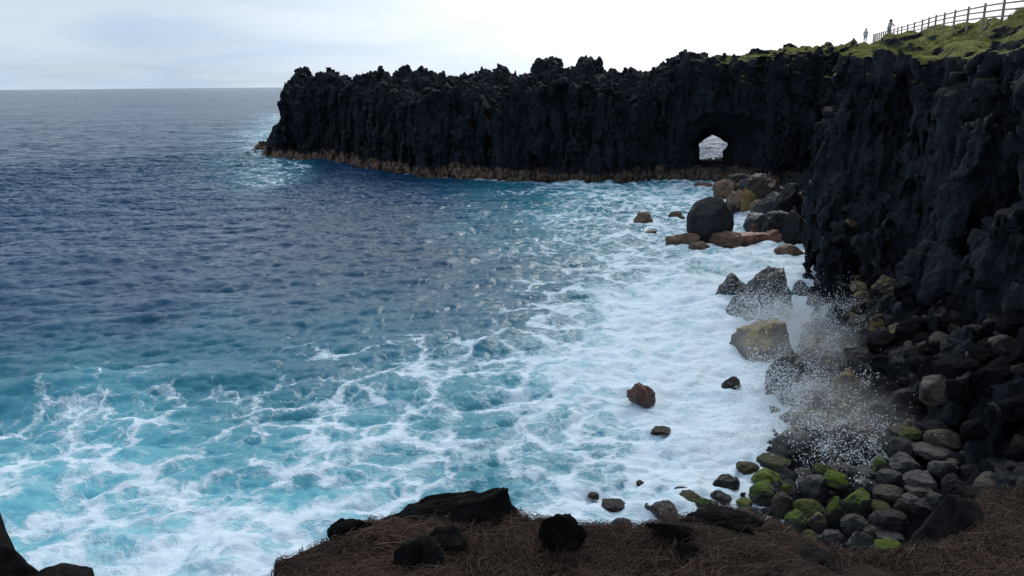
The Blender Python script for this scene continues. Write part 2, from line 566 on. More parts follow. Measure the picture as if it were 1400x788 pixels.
def crest_hit(px):
    d = ray(px, 120)
    m = d[0] / d[1]
    L = 0
    for a, b in zip(crest[:-1], crest[1:]):
        fa, fb = a[0] - m * a[1], b[0] - m * b[1]
        if fa <= 0 <= fb or (fb <= 0 <= fa):
            t = fa / (fa - fb)
            q = a + (b - a) * t
            return L + t * np.hypot(*(b - a)), q
        L += np.hypot(*(b - a))
    return (0.0, crest[0]) if crest[0][0] > m * crest[0][1] else (L, crest[-1])


sil_s, sil_z = [], []
for px, py in sil:
    s, q = crest_hit(px)
    sil_s.append(s); sil_z.append(at_y(px, py, q[1])[2])
sil_s, sil_z = np.array(sil_s), np.array(sil_z)
_o = np.argsort(sil_s, kind='stable'); sil_s, sil_z = sil_s[_o], sil_z[_o]
_fs = np.linspace(sil_s[0], sil_s[-1], 900); _fz = np.interp(_fs, sil_s, sil_z)
_k = np.exp(-((_fs[:, None] - _fs[None, :]) / 4.5) ** 2); _base = (_k * _fz).sum(1) / _k.sum(1)
_am = .45 * smooth(9, 13, _fs) * smooth(92, 80, _fs)
sil_s, sil_z = _fs, _fz + (_fz - _base) * _am

RES_H = 0.28
org = np.array([-56.0, 88.0, -1.6])
shape = (int(120 / RES_H), int(76 / RES_H), int(19.6 / RES_H))
gx = org[0] + np.arange(shape[0]) * RES_H
gy = org[1] + np.arange(shape[1]) * RES_H
gz = org[2] + np.arange(shape[2]) * RES_H
X2, Y2 = np.meshgrid(gx, gy, indexing='ij')
sdH, _ = poly_sd(X2, Y2, head_poly)
cd, cs = line_sd(X2, Y2, crest)
front_side = np.sign(np.interp(X2, crest[:, 0], crest[:, 1]) - Y2)
Hh = np.interp(cs - .9 * cd * front_side * (1 - smooth(14, 28, cs)), sil_s, sil_z)
jag = gridnoise(shape[:2], RES_H, .8, 5) * 0.3 + gridnoise(shape[:2], RES_H, 2.4, 6) * 0.3
calm_top = 1 - .7 * smooth(18, 26, X2)
Hh = Hh - np.minimum(0.5 * np.maximum(cd - .7, 0), 2.6) * calm_top + (jag * smooth(0.2, 2.5, cd) + np.sign(gridnoise(shape[:2], RES_H, .9, 9)) * .22 + gridnoise(shape[:2], RES_H, .6, 10) * 0.12) * calm_top
def cliff_density(sd2, H, shp, res, X2, Y2, gz, seed, batter, colsize, col_amp, rough_amp, top_amp, mega=.0, soft_top=.72):
    f1, f2, cid = worley2(X2 / colsize + gridnoise(shp[:2], res, 3.0, seed + 1) * .15, Y2 / colsize, seed)
    e1, e2, cid2 = worley2(X2 / (colsize * .42), Y2 / (colsize * .42), seed + 7)
    crack = -0.55 * (1 - smooth(0.0, 0.22, f2 - f1)) - 0.18 * (1 - smooth(0, 0.2, e2 - e1))
    f3, f4, cid3 = worley2(X2 / (colsize * 3.2), Y2 / (colsize * 3.2), seed + 3)
    D = np.empty(shp, np.float32)
    n1 = gridnoise(shp, res, (2.6, 2.6, 4.0), seed + 11)
    n2 = gridnoise(shp, res, 0.8, seed + 12)
    n3 = gridnoise(shp, res, (7, 7, 9), seed + 13)
    blk = gridnoise(shp, res, (1.6, 1.6, 1.1), seed + 14)
    big = (cid3 - .5) * col_amp * 1.8
    for k, z in enumerate(gz):
        # blocks: each column breaks at its own heights
        b1 = _hash(np.floor(cid * 9999).astype(np.int64), np.floor((z + cid * 9) / (1.8 + 2.2 * cid)).astype(np.int64), np.full(cid.shape, seed))
        face = sd2 - batter(z) + (cid - .5) * col_amp + (b1 - .5) * col_amp * .55 + (cid2 - .5) * col_amp * .35 + crack + big * smooth(1, 5, z)
        face = face + n1[:, :, k] * rough_amp * .3 + n3[:, :, k] * rough_amp * 1.1 + np.sign(blk[:, :, k]) * np.minimum(np.abs(blk[:, :, k]), .5) * .35
        top = (H - z) * 0.8 + n2[:, :, k] * top_amp + blk[:, :, k] * top_amp * .7
        D[:, :, k] = np.minimum(face, top) + n2[:, :, k] * 0.07
    band = np.argwhere(np.abs(D) < 1.5)
    P = np.stack([X2[band[:, 0], band[:, 1]], Y2[band[:, 0], band[:, 1]], gz[band[:, 2]]], 1)
    f1, f2, c, t_ = worley3(P / (1.8, 1.8, 5.5), seed + 21)
    c = c + t_ * .75
    if mega:
        f1, f2, c3, t3 = worley3(P / (4.4, 4.4, 5.2) + 5.5, seed + 22)
        c3 = c3 + t3 * .8
        D[band[:, 0], band[:, 1], band[:, 2]] += ((c3 - .5) * mega * 1.6 * (P[:, 2] < H[band[:, 0], band[:, 1]] - 1.5)).astype(np.float32)
    flatten = (1 - soft_top * smooth(-1.2, -.3, P[:, 2] - H[band[:, 0], band[:, 1]])) * (1 - (.4 if mega else 0) * smooth(4, 7, P[:, 2]))
    D[band[:, 0], band[:, 1], band[:, 2]] += ((c - .5) * 1.5 * flatten).astype(np.float32)
    return D


D = cliff_density(sdH, Hh, shape, RES_H, X2, Y2, gz, 31, lambda z: 0.13 * z - 0.6 - 0.6 * (1 - smooth(0.6, 1.7, z)), 2.1, 0.95, 0.34, 0.13)
# the arch: an alcove that narrows to a window
XX, YY = X2[:, :, None], Y2[:, :, None]
ZZ = gz[None, None, :]
q = np.clip((YY - 96.5) / 12.5, 0, 1.3)
cx = at_y(974, 200, 97)[0] + (YY - 97) * ((at_y(974, 200, 112)[0] - at_y(974, 200, 97)[0]) / 15)
hw = 5.8 - 3.8 * smooth(0.18, 0.62, q) + 0.25 * np.sin(ZZ * 1.7 + 1)
topz = 9.4 - 3.95 * smooth(0.18, 0.62, q)
floorz = 0.8 + .75 * smooth(0.0, 0.55, q)
mid = (topz + floorz) * .5
aa = np.abs((XX - cx) / hw)
roof = topz - (topz - mid) * np.clip(aa, 0, 1.6) ** 2.2 * .75
rz = np.minimum(roof - ZZ, ZZ - floorz)
tun = np.minimum(hw - np.abs(XX - cx), rz) + gridnoise(shape, RES_H, 1.1, 71) * 0.16
tun = np.where((YY > 93) & (YY < 118), tun, -5)
D = np.minimum(D, -tun)
V, F = surface_nets(D, org, RES_H)
del D, tun, rz, roof, aa
V, F = roughen(V, F, 3, .34, .12, 24)
M_HEAD = cliff_material('basalt_headland', tide=True, grass=True)
o = link('headland', mesh_from('headland', V, F), M_HEAD)
tag(o, 'long black basalt headland with jagged crest and a sea arch, tan band along its waterline', 'headland', kind='structure')

# ------------------------------------------------------------------ near cliff, plateau and beach
edge = [(-40, 1.5), (-12, 2.2), (-2, 2.6), (4, 3.0), (7.2, 5.0), (9.6, 9.5), (12.4, 15.5), (14.9, 21.5), (16.0, 27), (17.5, 34), (18.9, 40), (19.2, 46), (19.9, 50.0), (23.5, 53.5), (29, 59), (32, 68), (33.5, 78), (35, 88), (38, 97), (44, 104)]
cliff_poly = edge + [(60, 106), (140, 106), (140, -40), (-40, -40)]
fence_pts_px = [1411, 1372, 1340, 1316, 1295, 1278, 1265, 1254, 1245, 1237, 1227, 1218.5, 1211, 1206, 1201, 1197, 1193.6, 1190.5, 1187.8, 1185.2, 1182.8, 1180.6, 1178.6, 1176.8, 1175.2]
def fence_xy(px):
    u = (px - 700) / FPX
    y = 11.7 / (u - 0.362)
    return 28 + 0.362 * (y - 45), y


def plateau_z(X, Y, sd):
    he = 12.75 + 0.031 * (Y - 26)
    zf = 13.95 + 0.040 * np.clip(Y, -10, 150)
    fx = 28 + 0.362 * (Y - 45)
    beyond = np.maximum(X - fx - 2.0, 0)
    z = he + (zf - he) * smooth(1.5, 11.5, sd) - 0.03 * beyond
    near = 1 - smooth(9, 20, Y)
    return z * (1 - near) + np.minimum(z, 7.6) * near


RES_C = 0.27
orgC = np.array([-10.0, -4.0, -1.3])
shapeC = (int(72 / RES_C), int(112 / RES_C), int(20.5 / RES_C))
gx = orgC[0] + np.arange(shapeC[0]) * RES_C
gy = orgC[1] + np.arange(shapeC[1]) * RES_C
gz = orgC[2] + np.arange(shapeC[2]) * RES_C
XC, YC = np.meshgrid(gx, gy, indexing='ij')
sdC, arcC = poly_sd(XC, YC, cliff_poly)
HC = plateau_z(XC, YC, sdC)
rim = np.exp(-((sdC - 2.2) / 2.2) ** 2)
lump = gridnoise(shapeC[:2], RES_C, 2.4, 205) * .2 + gridnoise(shapeC[:2], RES_C, 0.9, 206) * .14
HC = HC + rim * (0.0 + lump) * smooth(14, 22, YC) + gridnoise(shapeC[:2], RES_C, 4.0, 207) * .15
for (lx, ly, lr, lh) in [(21.9, 49.0, 2.0, .75), (20.3, 50.4, .9, .35), (22.0, 33.0, 1.3, .5)]:
    d = np.hypot(XC - lx, YC - ly)
    HC = HC + lh * (1 - smooth(lr * .55, lr * 1.15, d + lump * .5))


PEOPLE = []
for px, hy, yy in ((1217, 26.5, 86.0), (1184.7, 36.0, 96.0)):
    q3 = at_y(px, hy, yy)
    PEOPLE.append((q3[0], q3[1], q3[2] - 1.70))
    i_, j_ = int((q3[0] - orgC[0]) / RES_C), int((q3[1] - orgC[1]) / RES_C)
    HC = HC + (q3[2] - 1.70 - HC[i_, j_]) * np.exp(-((XC - q3[0]) ** 2 + (YC - q3[1]) ** 2) / 2.0 ** 2)


def talus_z(X, Y, sd):
    """height of the boulder slope at the cliff's foot (sd is negative outside)"""
    wd = np.interp(Y, [6, 14, 20, 26, 32, 38, 45, 50, 56, 62, 75, 90, 97], [4, 6.0, 7.2, 6.6, 5.2, 4.2, 2.0, 1.0, 3.5, 7, 8, 7, 5])
    hh = np.interp(Y, [6, 20, 30, 40, 48, 56, 70, 95], [2.6, 3.0, 3.6, 3.2, 1.6, 1.8, 2.8, 2.5])
    t = 1 + (sd - .6) / wd
    return np.where(t > 0, hh * np.clip(t, 0, 1.3) ** 1.25, t * 2.2) - 0.1


TC = talus_z(XC, YC, sdC)
stp = .75 * smooth(47, 38, YC)
na = gridnoise(shapeC[:2], RES_C, 3.4, 401) * .9; nb_ = gridnoise(shapeC[:2], RES_C, 4.6, 402) * 1.1; nc = gridnoise(shapeC[:2], RES_C, 3.0, 403) * .8


def cliff_batter(z):
    a = 1 - smooth(2.9, 3.5, z + na)
    b = 1 - smooth(5.6, 6.3, z + nb_)
    c = 1 - smooth(9.2, 9.9, z + nc)
    return 0.10 * z - stp * (1.1 * a + .8 * b + .55 * c) + .35


DC = cliff_density(sdC, HC, shapeC, RES_C, XC, YC, gz, 51, cliff_batter, 2.6, .75, 0.36, 0.10, 1.1, .93)
tn1 = gridnoise(shapeC[:2], RES_C, 1.1, 311) * .16 + gridnoise(shapeC[:2], RES_C, 2.8, 312) * .2
for k, z in enumerate(gz):
    DC[:, :, k] = np.maximum(DC[:, :, k], np.where(sdC < 2.5, (TC + tn1 * smooth(-.6, .4, TC) - z) * .8, -9))
_solid = np.logical_and.accumulate(DC > 0, axis=2).sum(2)
SURF = np.where(_solid == 0, -2.0, gz[0] + (_solid - .5) * RES_C).astype(float)
V, F = surface_nets(DC, orgC, RES_C)
del DC
V, F = roughen(V, F, 8, .28, .07, 10)
M_CLIFF = cliff_material('basalt_cliff', tide=False, grass=True)
cliff = link('cliff', mesh_from('cliff', V, F), M_CLIFF)
tag(cliff, 'tall dark basalt cliff with grassy top and rubble at its foot', 'cliff', kind='structure')


def bil(A, x, y, org2=orgC, res=RES_C):
    i = min(max((x - org2[0]) / res, 0), A.shape[0] - 2); j = min(max((y - org2[1]) / res, 0), A.shape[1] - 2)
    a, b = int(i), int(j); fi, fj = i - a, j - b
    return float((A[a, b] * (1 - fi) + A[a + 1, b] * fi) * (1 - fj) + (A[a, b + 1] * (1 - fi) + A[a + 1, b + 1] * fi) * fj)


# the land behind the cliff
gxx = np.arange(30, 300, 3.0); gyy = np.arange(-60, 260, 3.0)
XX, YY = np.meshgrid(gxx, gyy, indexing='ij')
sdp, _ = poly_sd(XX, YY, edge + [(60, 106), (80, 240), (300, 260), (300, -60), (-40, -40)])
ZZ = plateau_z(XX, np.maximum(YY, 21), np.maximum(sdp, 0)) - 0.35 + fbm(np.stack([XX.ravel() * .1, YY.ravel() * .1, XX.ravel() * 0], 1), 3, 4).reshape(XX.shape) * .4
ZZ = np.where(sdp > 3, ZZ, -2)
idx = np.arange(XX.size).reshape(XX.shape)
F = np.stack([idx[:-1, :-1], idx[1:, :-1], idx[1:, 1:], idx[:-1, 1:]], -1).reshape(-1, 4)
T = NT('meadow_grass')
pos = T.n('ShaderNodeNewGeometry').outputs['Position']
M_MEADOW = T.done(T.mix(T.noise(pos, .4, 6), (.06, .07, .015), (.14, .13, .04)), .95, T.noise(pos, 3, 5), .6, .2, spec=.1)
o = link('grassland', mesh_from('grassland', np.stack([XX.ravel(), YY.ravel(), ZZ.ravel()], 1), F), M_MEADOW)
tag(o, 'gently rising grassland behind the cliff edge', 'land', kind='structure')

# ------------------------------------------------------------------ sea
def fft_tile(N, L, lo, hi, direction, spread, seed, power):
    rng = np.random.default_rng(seed)
    k = np.fft.fftfreq(N, L / N) * 2 * PI
    KX, KY = np.meshgrid(k, k, indexing='ij')
    K = np.hypot(KX, KY); K[0, 0] = 1e-6
    lam = 2 * PI / K
    c = (KX * math.cos(direction) + KY * math.sin(direction)) / K
    A = K ** power * K * (np.abs(c) ** spread * .9 + .1) * smooth(hi * 1.25, hi * .7, lam) * smooth(lo * .7, lo * 1.2, lam)
    A = A / np.sqrt(K)
    Hf = A * (rng.standard_normal((N, N)) + 1j * rng.standard_normal((N, N)))
    Hf[0, 0] = 0
    h = np.fft.ifft2(Hf)
    hr = h.real; s = hr.std()
    dx = np.fft.ifft2(-1j * KX / K * Hf).real / s
    dy = np.fft.ifft2(-1j * KY / K * Hf).real / s
    return hr / s, dx, dy


def samp(A, x, y, L):
    N = A.shape[0]
    i = x / L * N; j = y / L * N
    a = np.floor(i).astype(np.int64); b = np.floor(j).astype(np.int64)
    fi, fj = i - a, j - b
    a0, a1, b0, b1 = a % N, (a + 1) % N, b % N, (b + 1) % N
    return (A[a0, b0] * (1 - fi) + A[a1, b0] * fi) * (1 - fj) + (A[a0, b1] * (1 - fi) + A[a1, b1] * fi) * fj


ang = np.concatenate([np.linspace(-100, -42, 60, endpoint=False), np.linspace(-42, 42, 760), np.linspace(42, 100, 61)[1:]])
ang = np.radians(ang)
rad = np.concatenate([np.geomspace(5, 16, 40, endpoint=False), np.geomspace(16, 160, 720, endpoint=False), np.geomspace(160, 2500, 230, endpoint=False), np.geomspace(2500, 40000, 50)])
RR, AA = np.meshgrid(rad, ang, indexing='ij')
SX, SY = (RR * np.sin(AA)).ravel(), (RR * np.cos(AA)).ravel()
SP = np.maximum(RR * np.gradient(np.log(rad))[:, None], RR * math.radians(84 / 760)).ravel()   # vertex spacing

ctl = [(0, 135, 0, 0), (0, 200, 0, 0), (0, 300, 0, .02), (0, 400, 0, .08), (0, 460, 0, .12), (0, 520, .16, .4), (70, 560, .3, .6), (0, 610, .3, .7), (100, 620, .42, .8), (0, 700, .72, .95), (110, 600, .1, .5), (150, 660, .62, .9), (110, 720, .5, 1), (180, 730, .7, 1), (250, 560, .33, .7), (300, 505, .08, .4), (400, 530, .38, .6), (350, 600, .5, .8), (250, 780, .72, 1), (350, 720, .75, 1), (450, 650, .72, .9), (500, 560, .56, .7), (440, 480, .14, .4), (550, 480, .34, .5), (600, 440, .1, .3), (650, 500, .62, .7), (600, 600, .6, .8), (700, 560, .66, .8), (760, 620, .68, .8), (700, 450, .34, .4), (760, 425, .72, .5), (730, 380, .22, .35), (690, 330, .12, .3), (640, 292, .34, .7), (720, 288, .4, .8), (760, 305, .45, .8), (820, 272, .55, .8), (700, 268, .08, .2), (600, 262, 0, 0), (500, 245, 0, 0), (800, 340, .52, .6), (850, 300, .62, .6), (900, 350, .68, .65), (880, 420, .8, .65), (850, 480, .84, .65), (950, 450, .92, .6), (960, 520, .95, .6), (850, 580, .74, .75), (800, 530, .7, .7), (950, 600, .95, .6), (1050, 560, 1, .6), (860, 660, .84, .65), (780, 690, .8, .7), (950, 285, .7, .7), (890, 262, .6, .75), (1050, 360, .72, .7), (920, 500, .92, .6), (1000, 620, 1, .6), (338, 209, .55, .6), (365, 219, .5, .6), (300, 212, .12, .3), (230, 215, .02, .05), (300, 230, .03, .1), (205, 240, .16, .1), (150, 250, 0, 0), (400, 300, 0, .03), (200, 350, 0, .04), (550, 370, .02, .15), (400, 420, .02, .12), (200, 430, 0, .1), (600, 320, .05, .12), (500, 300, .01, .05), (300, 160, 0, 0), (150, 160, 0, 0), (980, 205, 0, .06), (955, 200, 0, .05), (1005, 210, 0, .05), (1100, 420, .9, .7), (1150, 500, 1, .6), (480, 780, .7, .95), (650, 670, .72, .85)]
pxs, pys = project(np.stack([SX, SY, SX * 0], 1))
ok = (SY > 1)
num_f = np.zeros(len(SX)); num_t = np.zeros(len(SX)); den = np.zeros(len(SX)) + 1e-12
for (cx_, cy_, f_, t_) in ctl:
    sy_ = 16 + 0.085 * (cy_ - 118)
    sx_ = sy_ * 1.25
    wgt = np.exp(-np.minimum(((pxs - cx_) / sx_) ** 2 + ((pys - cy_) / sy_) ** 2, 60) * .5) + 1e-9 / (1 + ((pxs - cx_) / sx_) ** 2 + ((pys - cy_) / sy_) ** 2)
    num_f += wgt * f_; num_t += wgt * t_; den += wgt
FO = np.clip(num_f / den, 0, 1); TQ = np.clip(num_t / den, 0, 1)
FO = np.where(ok & (RR.ravel() < 400), FO, 0)
TQ = np.where(ok & (RR.ravel() < 400), TQ, 0)
# surf along every shore, also where the camera does not see it
sdw, _ = poly_sd(SX, SY, cliff_poly); sdh, _ = poly_sd(SX, SY, head_poly)
FO = np.maximum(FO, np.where(SY < 100, .75 * smooth(-9, -3.0, sdw), 0))
FO = np.maximum(FO, (.55 + .5 * fbm(np.stack([SX * .2, SY * .2, SX * 0], 1), 3, 91)) * smooth(-2.2, -.7, sdh))
TQ = np.maximum(TQ, FO * .6)
patch = fbm(np.stack([SX * .12, SY * .12, SX * 0], 1), 4, 90)
FO = np.clip(FO + patch * .28 * smooth(.02, .3, FO) * smooth(1.0, .75, FO), 0, 1)
TQ = np.clip(TQ + patch * .2 * smooth(.02, .4, TQ), 0, 1)

PX, PY, PZ = SX.copy(), SY.copy(), np.zeros(len(SX))
for (N, L, lo, hi, dr, spr, amp, chop, seed, rot, pw) in [
        (512, 211.0, 5.0, 60, math.radians(-62), 3, .12, 1.0, 1, .1, -3.0), (1024, 83.0, .6, 9, math.radians(-70), 2, .10, 1.0, 2, .5, -2.15),
        (512, 19.0, .3, 2.2, math.radians(-50), 1, .032, .8, 3, 1.1, -2.0)]:
    h, dx, dy = fft_tile(N, L, lo, hi, dr - rot, spr, seed, pw)
    c, s = math.cos(rot), math.sin(rot)
    xr, yr = SX * c + SY * s, -SX * s + SY * c
    att = smooth(hi * .9, lo * .6, SP) * amp
    calm = 1 - .35 * smooth(.5, 1, FO)
    hh = samp(h, xr, yr, L) * att * calm
    ddx = samp(dx, xr, yr, L) * att * chop * calm; ddy = samp(dy, xr, yr, L) * att * chop * calm
    PZ += hh
    PX += (ddx * c - ddy * s); PY += (ddx * s + ddy * c)
# one low swell rolling in at the left of the bay
sw_ = at_z(130, 530)
along = (SX - sw_[0]) * math.cos(.12) + (SY - sw_[1]) * math.sin(.12)
acr = -(SX - sw_[0]) * math.sin(.12) + (SY - sw_[1]) * math.cos(.12)
PZ += .75 * np.exp(-(acr / 1.9) ** 2) * np.exp(-(along / 9.5) ** 2)
# choppy foam lumps
lmp = fbm(np.stack([SX * .45, SY * .45, SX * 0], 1), 4, 44)
PZ += (1 - np.abs(lmp) * 2.2) * .18 * smooth(.25, .8, FO) * smooth(1.2, .5, SP)
PZ += .08 * smooth(-4, -.5, sdw) * (SY < 100) - .05
idx = np.arange(RR.size, dtype=np.int32).reshape(RR.shape)
F = np.stack([idx[:-1, :-1], idx[:-1, 1:], idx[1:, 1:], idx[1:, :-1]], -1).reshape(-1, 4)[:, ::-1]
me = mesh_from('sea', np.stack([PX, PY, PZ], 1), F)
for nm, A in (('foam', FO), ('turquoise', TQ), ('open_sea', smooth(30, 150, RR.ravel()))):
    at = me.attributes.new(nm, 'FLOAT', 'POINT'); at.data.foreach_set('value', A.astype(np.float32))

T = NT('sea_water')
pos = T.n('ShaderNodeNewGeometry').outputs['Position']
fo = T.n('ShaderNodeAttribute', attribute_name='foam').outputs['Fac']
tq = T.n('ShaderNodeAttribute', attribute_name='turquoise').outputs['Fac']
flatp = T.vmath('MULTIPLY', pos, (1, 1, 0))
far = T.n('ShaderNodeAttribute', attribute_name='open_sea').outputs['Fac']
w1 = T.noise(flatp, .32, 5, .6, out=1)
w2 = T.noise(flatp, 1.6, 4, .6, out=1)
p1 = T.vmath('ADD', flatp, T.vmath('MULTIPLY', T.vmath('SUBTRACT', w1, (.5, .5, .5)), (2.0, 2.0, 0)))
p1 = T.vmath('ADD', p1, T.vmath('MULTIPLY', T.vmath('SUBTRACT', w2, (.5, .5, .5)), (.7, .7, 0)))
e1 = T.voro(p1, .42, 'DISTANCE_TO_EDGE')
e2 = T.voro(p1, 1.05, 'DISTANCE_TO_EDGE')
e3 = T.voro(p1, 2.9, 'DISTANCE_TO_EDGE')
e4 = T.voro(p1, 6.5, 'DISTANCE_TO_EDGE')
wd = T.math('ADD', .05, T.math('MULTIPLY', fo, .20))
l1 = T.math('SUBTRACT', 1, T.step(e1, 0.0, wd))
l2 = T.math('SUBTRACT', 1, T.step(e2, 0.0, wd))
l3 = T.math('SUBTRACT', 1, T.step(e3, 0.0, T.math('MULTIPLY', wd, 1.3)))
nb = T.noise(p1, .38, 7, .62)
nf = T.noise(p1, 3.5, 7, .68)
gate = T.step(fo, .08, .35)
sc = T.math('ADD', T.math('MULTIPLY', fo, .65), T.math('MULTIPLY', T.math('POWER', fo, 4.0), .34))
lace = T.math('ADD', T.math('MULTIPLY', l1, .55), T.math('MULTIPLY', l2, .30))
lace = T.math('ADD', lace, T.math('MULTIPLY', l3, .16))
lace = T.math('ADD', lace, T.math('MULTIPLY', T.math('SUBTRACT', 1, T.step(e4, 0.0, .22)), .12))
lace = T.math('MULTIPLY', lace, T.math('MULTIPLY', gate, T.step(nb, .25, .55)))
sc = T.math('ADD', sc, lace)
sc = T.math('ADD', sc, T.math('MULTIPLY', T.math('SUBTRACT', nb, .5), .8))
sc = T.math('ADD', sc, T.math('MULTIPLY', T.math('SUBTRACT', nf, .5), .6))
foam = T.math('MULTIPLY', T.step(sc, .50, 1.22), gate)
# scattered whitecaps out at sea
cap = T.math('MULTIPLY', T.step(T.noise(T.vmath('MULTIPLY', pos, (.5, 1.3, 0)), .11, 6, .6), .72, .78), .35)
foam = T.math('MAXIMUM', foam, T.math('MULTIPLY', cap, T.step(nf, .45, .65)))
deep = T.mix(T.noise(flatp, .03, 4), (.004, .040, .098), (.006, .054, .125))
col = T.mix(T.step(tq, 0.0, .55), deep, (.012, .125, .195))
col = T.mix(T.step(tq, .45, 1.0), col, (.11, .40, .50))
milk = T.math('MULTIPLY', T.step(fo, .3, 1.0), T.step(T.math('ADD', sc, T.math('MULTIPLY', nb, .4)), .45, 1.15))
col = T.mix(T.math('MULTIPLY', milk, .85), col, (.30, .58, .69))
col = T.mix(foam, col, (.60, .71, .80))
rg = T.math('ADD', .14, T.math('MULTIPLY', foam, .7))
b1 = T.noise(T.vmath('MULTIPLY', flatp, (.75, 1.25, 0)), 1.1, 6, .62)
b2 = T.noise(T.vmath('MULTIPLY', flatp, (.8, 1.2, 0)), 5.5, 5, .6)
h = T.math('ADD', T.math('MULTIPLY', b1, .22), T.math('MULTIPLY', b2, .10))
h = T.math('ADD', h, T.math('MULTIPLY', foam, .12))
h = T.math('ADD', h, T.math('MULTIPLY', far, T.math('MULTIPLY', T.noise(T.vmath('MULTIPLY', flatp, (.6, 1, 0)), .3, 4, .6), 10.0)))
M_SEA = T.done(col, rg, h, .75, .55, spec=T.math('SUBTRACT', .5, T.math('MULTIPLY', far, .34)), IOR=1.28)
sea = link('sea', me, M_SEA)
tag(sea, 'dark blue ocean turning to white foam and turquoise in the bay', 'sea', kind='structure')

# ------------------------------------------------------------------ rocks
_ico = {}
def ico(sub):
    if sub not in _ico:
        bm = bmesh.new(); bmesh.ops.create_icosphere(bm, subdivisions=sub, radius=1.0)
        _ico[sub] = (np.array([v.co[:] for v in bm.verts]), np.array([[v.index for v in f.verts] for f in bm.faces]))
        bm.free()
    return _ico[sub]


def rock_mesh(seed, kind='round', sub=4, name='rock'):
    """rock of unit half-size, centred; kind round / angular / peak / slab"""
    rng = np.random.default_rng(seed)
    V, F = ico(sub)
    V = V.copy()
    if kind == 'round':
        V = V * (1 + .34 * fbm(V * .9 + seed * 3.1, 3, seed))[:, None]
        ncut, lo, hi = 7, .68, .92
    elif kind == 'dome':
        V = V * (1 + .2 * fbm(V * .9 + seed * 3.1, 2, seed))[:, None]
        ncut, lo, hi = 5, .74, .9
    elif kind == 'slab':
        ncut, lo, hi = 16, .5, .9
    else:
        ncut, lo, hi = 15, .48, .85
    for _ in range(ncut):
        n = rng.standard_normal(3); n /= np.linalg.norm(n)
        if kind == 'slab': n = n * (1, 1, .35); n /= np.linalg.norm(n)
        d = rng.uniform(lo, hi)
        V = V - np.maximum(V @ n - d, 0)[:, None] * n * (.94 if kind in ('round', 'dome') else 1.0)
    if kind == 'wedge':
        V[:, 2] = np.minimum(V[:, 2], .5 + .12 * fbm(V * 3, 3, seed + 2)) / .5
        V[:, 0] = np.where(V[:, 0] > .6, .6 + (V[:, 0] - .6) * .6, V[:, 0])
        V[:, 2] *= np.clip(.16 + .84 * (V[:, 0] + 1) / 1.8, .1, 1)
    if kind == 'peak':
        s = np.clip((V[:, 2] + 1) / 2, 0, 1)
        V[:, :2] *= (1.2 - .62 * s)[:, None]
    amp = {'round': .085, 'dome': .05}.get(kind, .13)
    V = V + V / (np.linalg.norm(V, axis=1)[:, None] + 1e-6) * (fbm(V * 2.4 + seed, 5, seed + 5, gain=.55) * amp * 1.4)[:, None]
    V = V + V * (np.abs(fbm(V * 5 + seed, 4, seed + 9, gain=.6)) * (-.06 if kind in ('round', 'dome') else -.13))[:, None]
    ext = np.max(np.abs(V), axis=0)
    V = V / ext
    return mesh_from(name, V, F)


M_BLACK = rock_material('black_basalt', (.006, .007, .010), (.020, .020, .024), rough=.6, wet=.25)
M_GREY = rock_material('wet_grey_basalt', (.014, .016, .020), (.052, .052, .056), rough=.45, wet=.45)
M_TAN = rock_material('tan_sea_rock', (.095, .055, .036), (.22, .135, .09), rough=.62, wet=.3)
M_RED = rock_material('red_brown_sea_rock', (.10, .040, .024), (.22, .10, .06), rough=.45, wet=.5)
M_LICH = rock_material('lichen_rock', (.022, .018, .015), (.058, .043, .032), lichen=(.24, .17, .035), rough=.6)
M_BROWN = rock_material('dark_brown_rock', (.018, .013, .010), (.055, .038, .027), rough=.5)
M_MOSS = rock_material('mossy_boulder', (.015, .015, .015), (.05, .047, .04), moss=(.13, .20, .014), moss_lo=.35, rough=.5)
M_MOSSY = rock_material('bright_mossy_boulder', (.015, .015, .015), (.05, .047, .04), moss=(.22, .30, .012), moss_lo=-.05, rough=.5)
M_OLIVE = rock_material('olive_boulder', (.03, .03, .022), (.085, .08, .05), moss=(.09, .105, .022), moss_lo=.1, rough=.55)

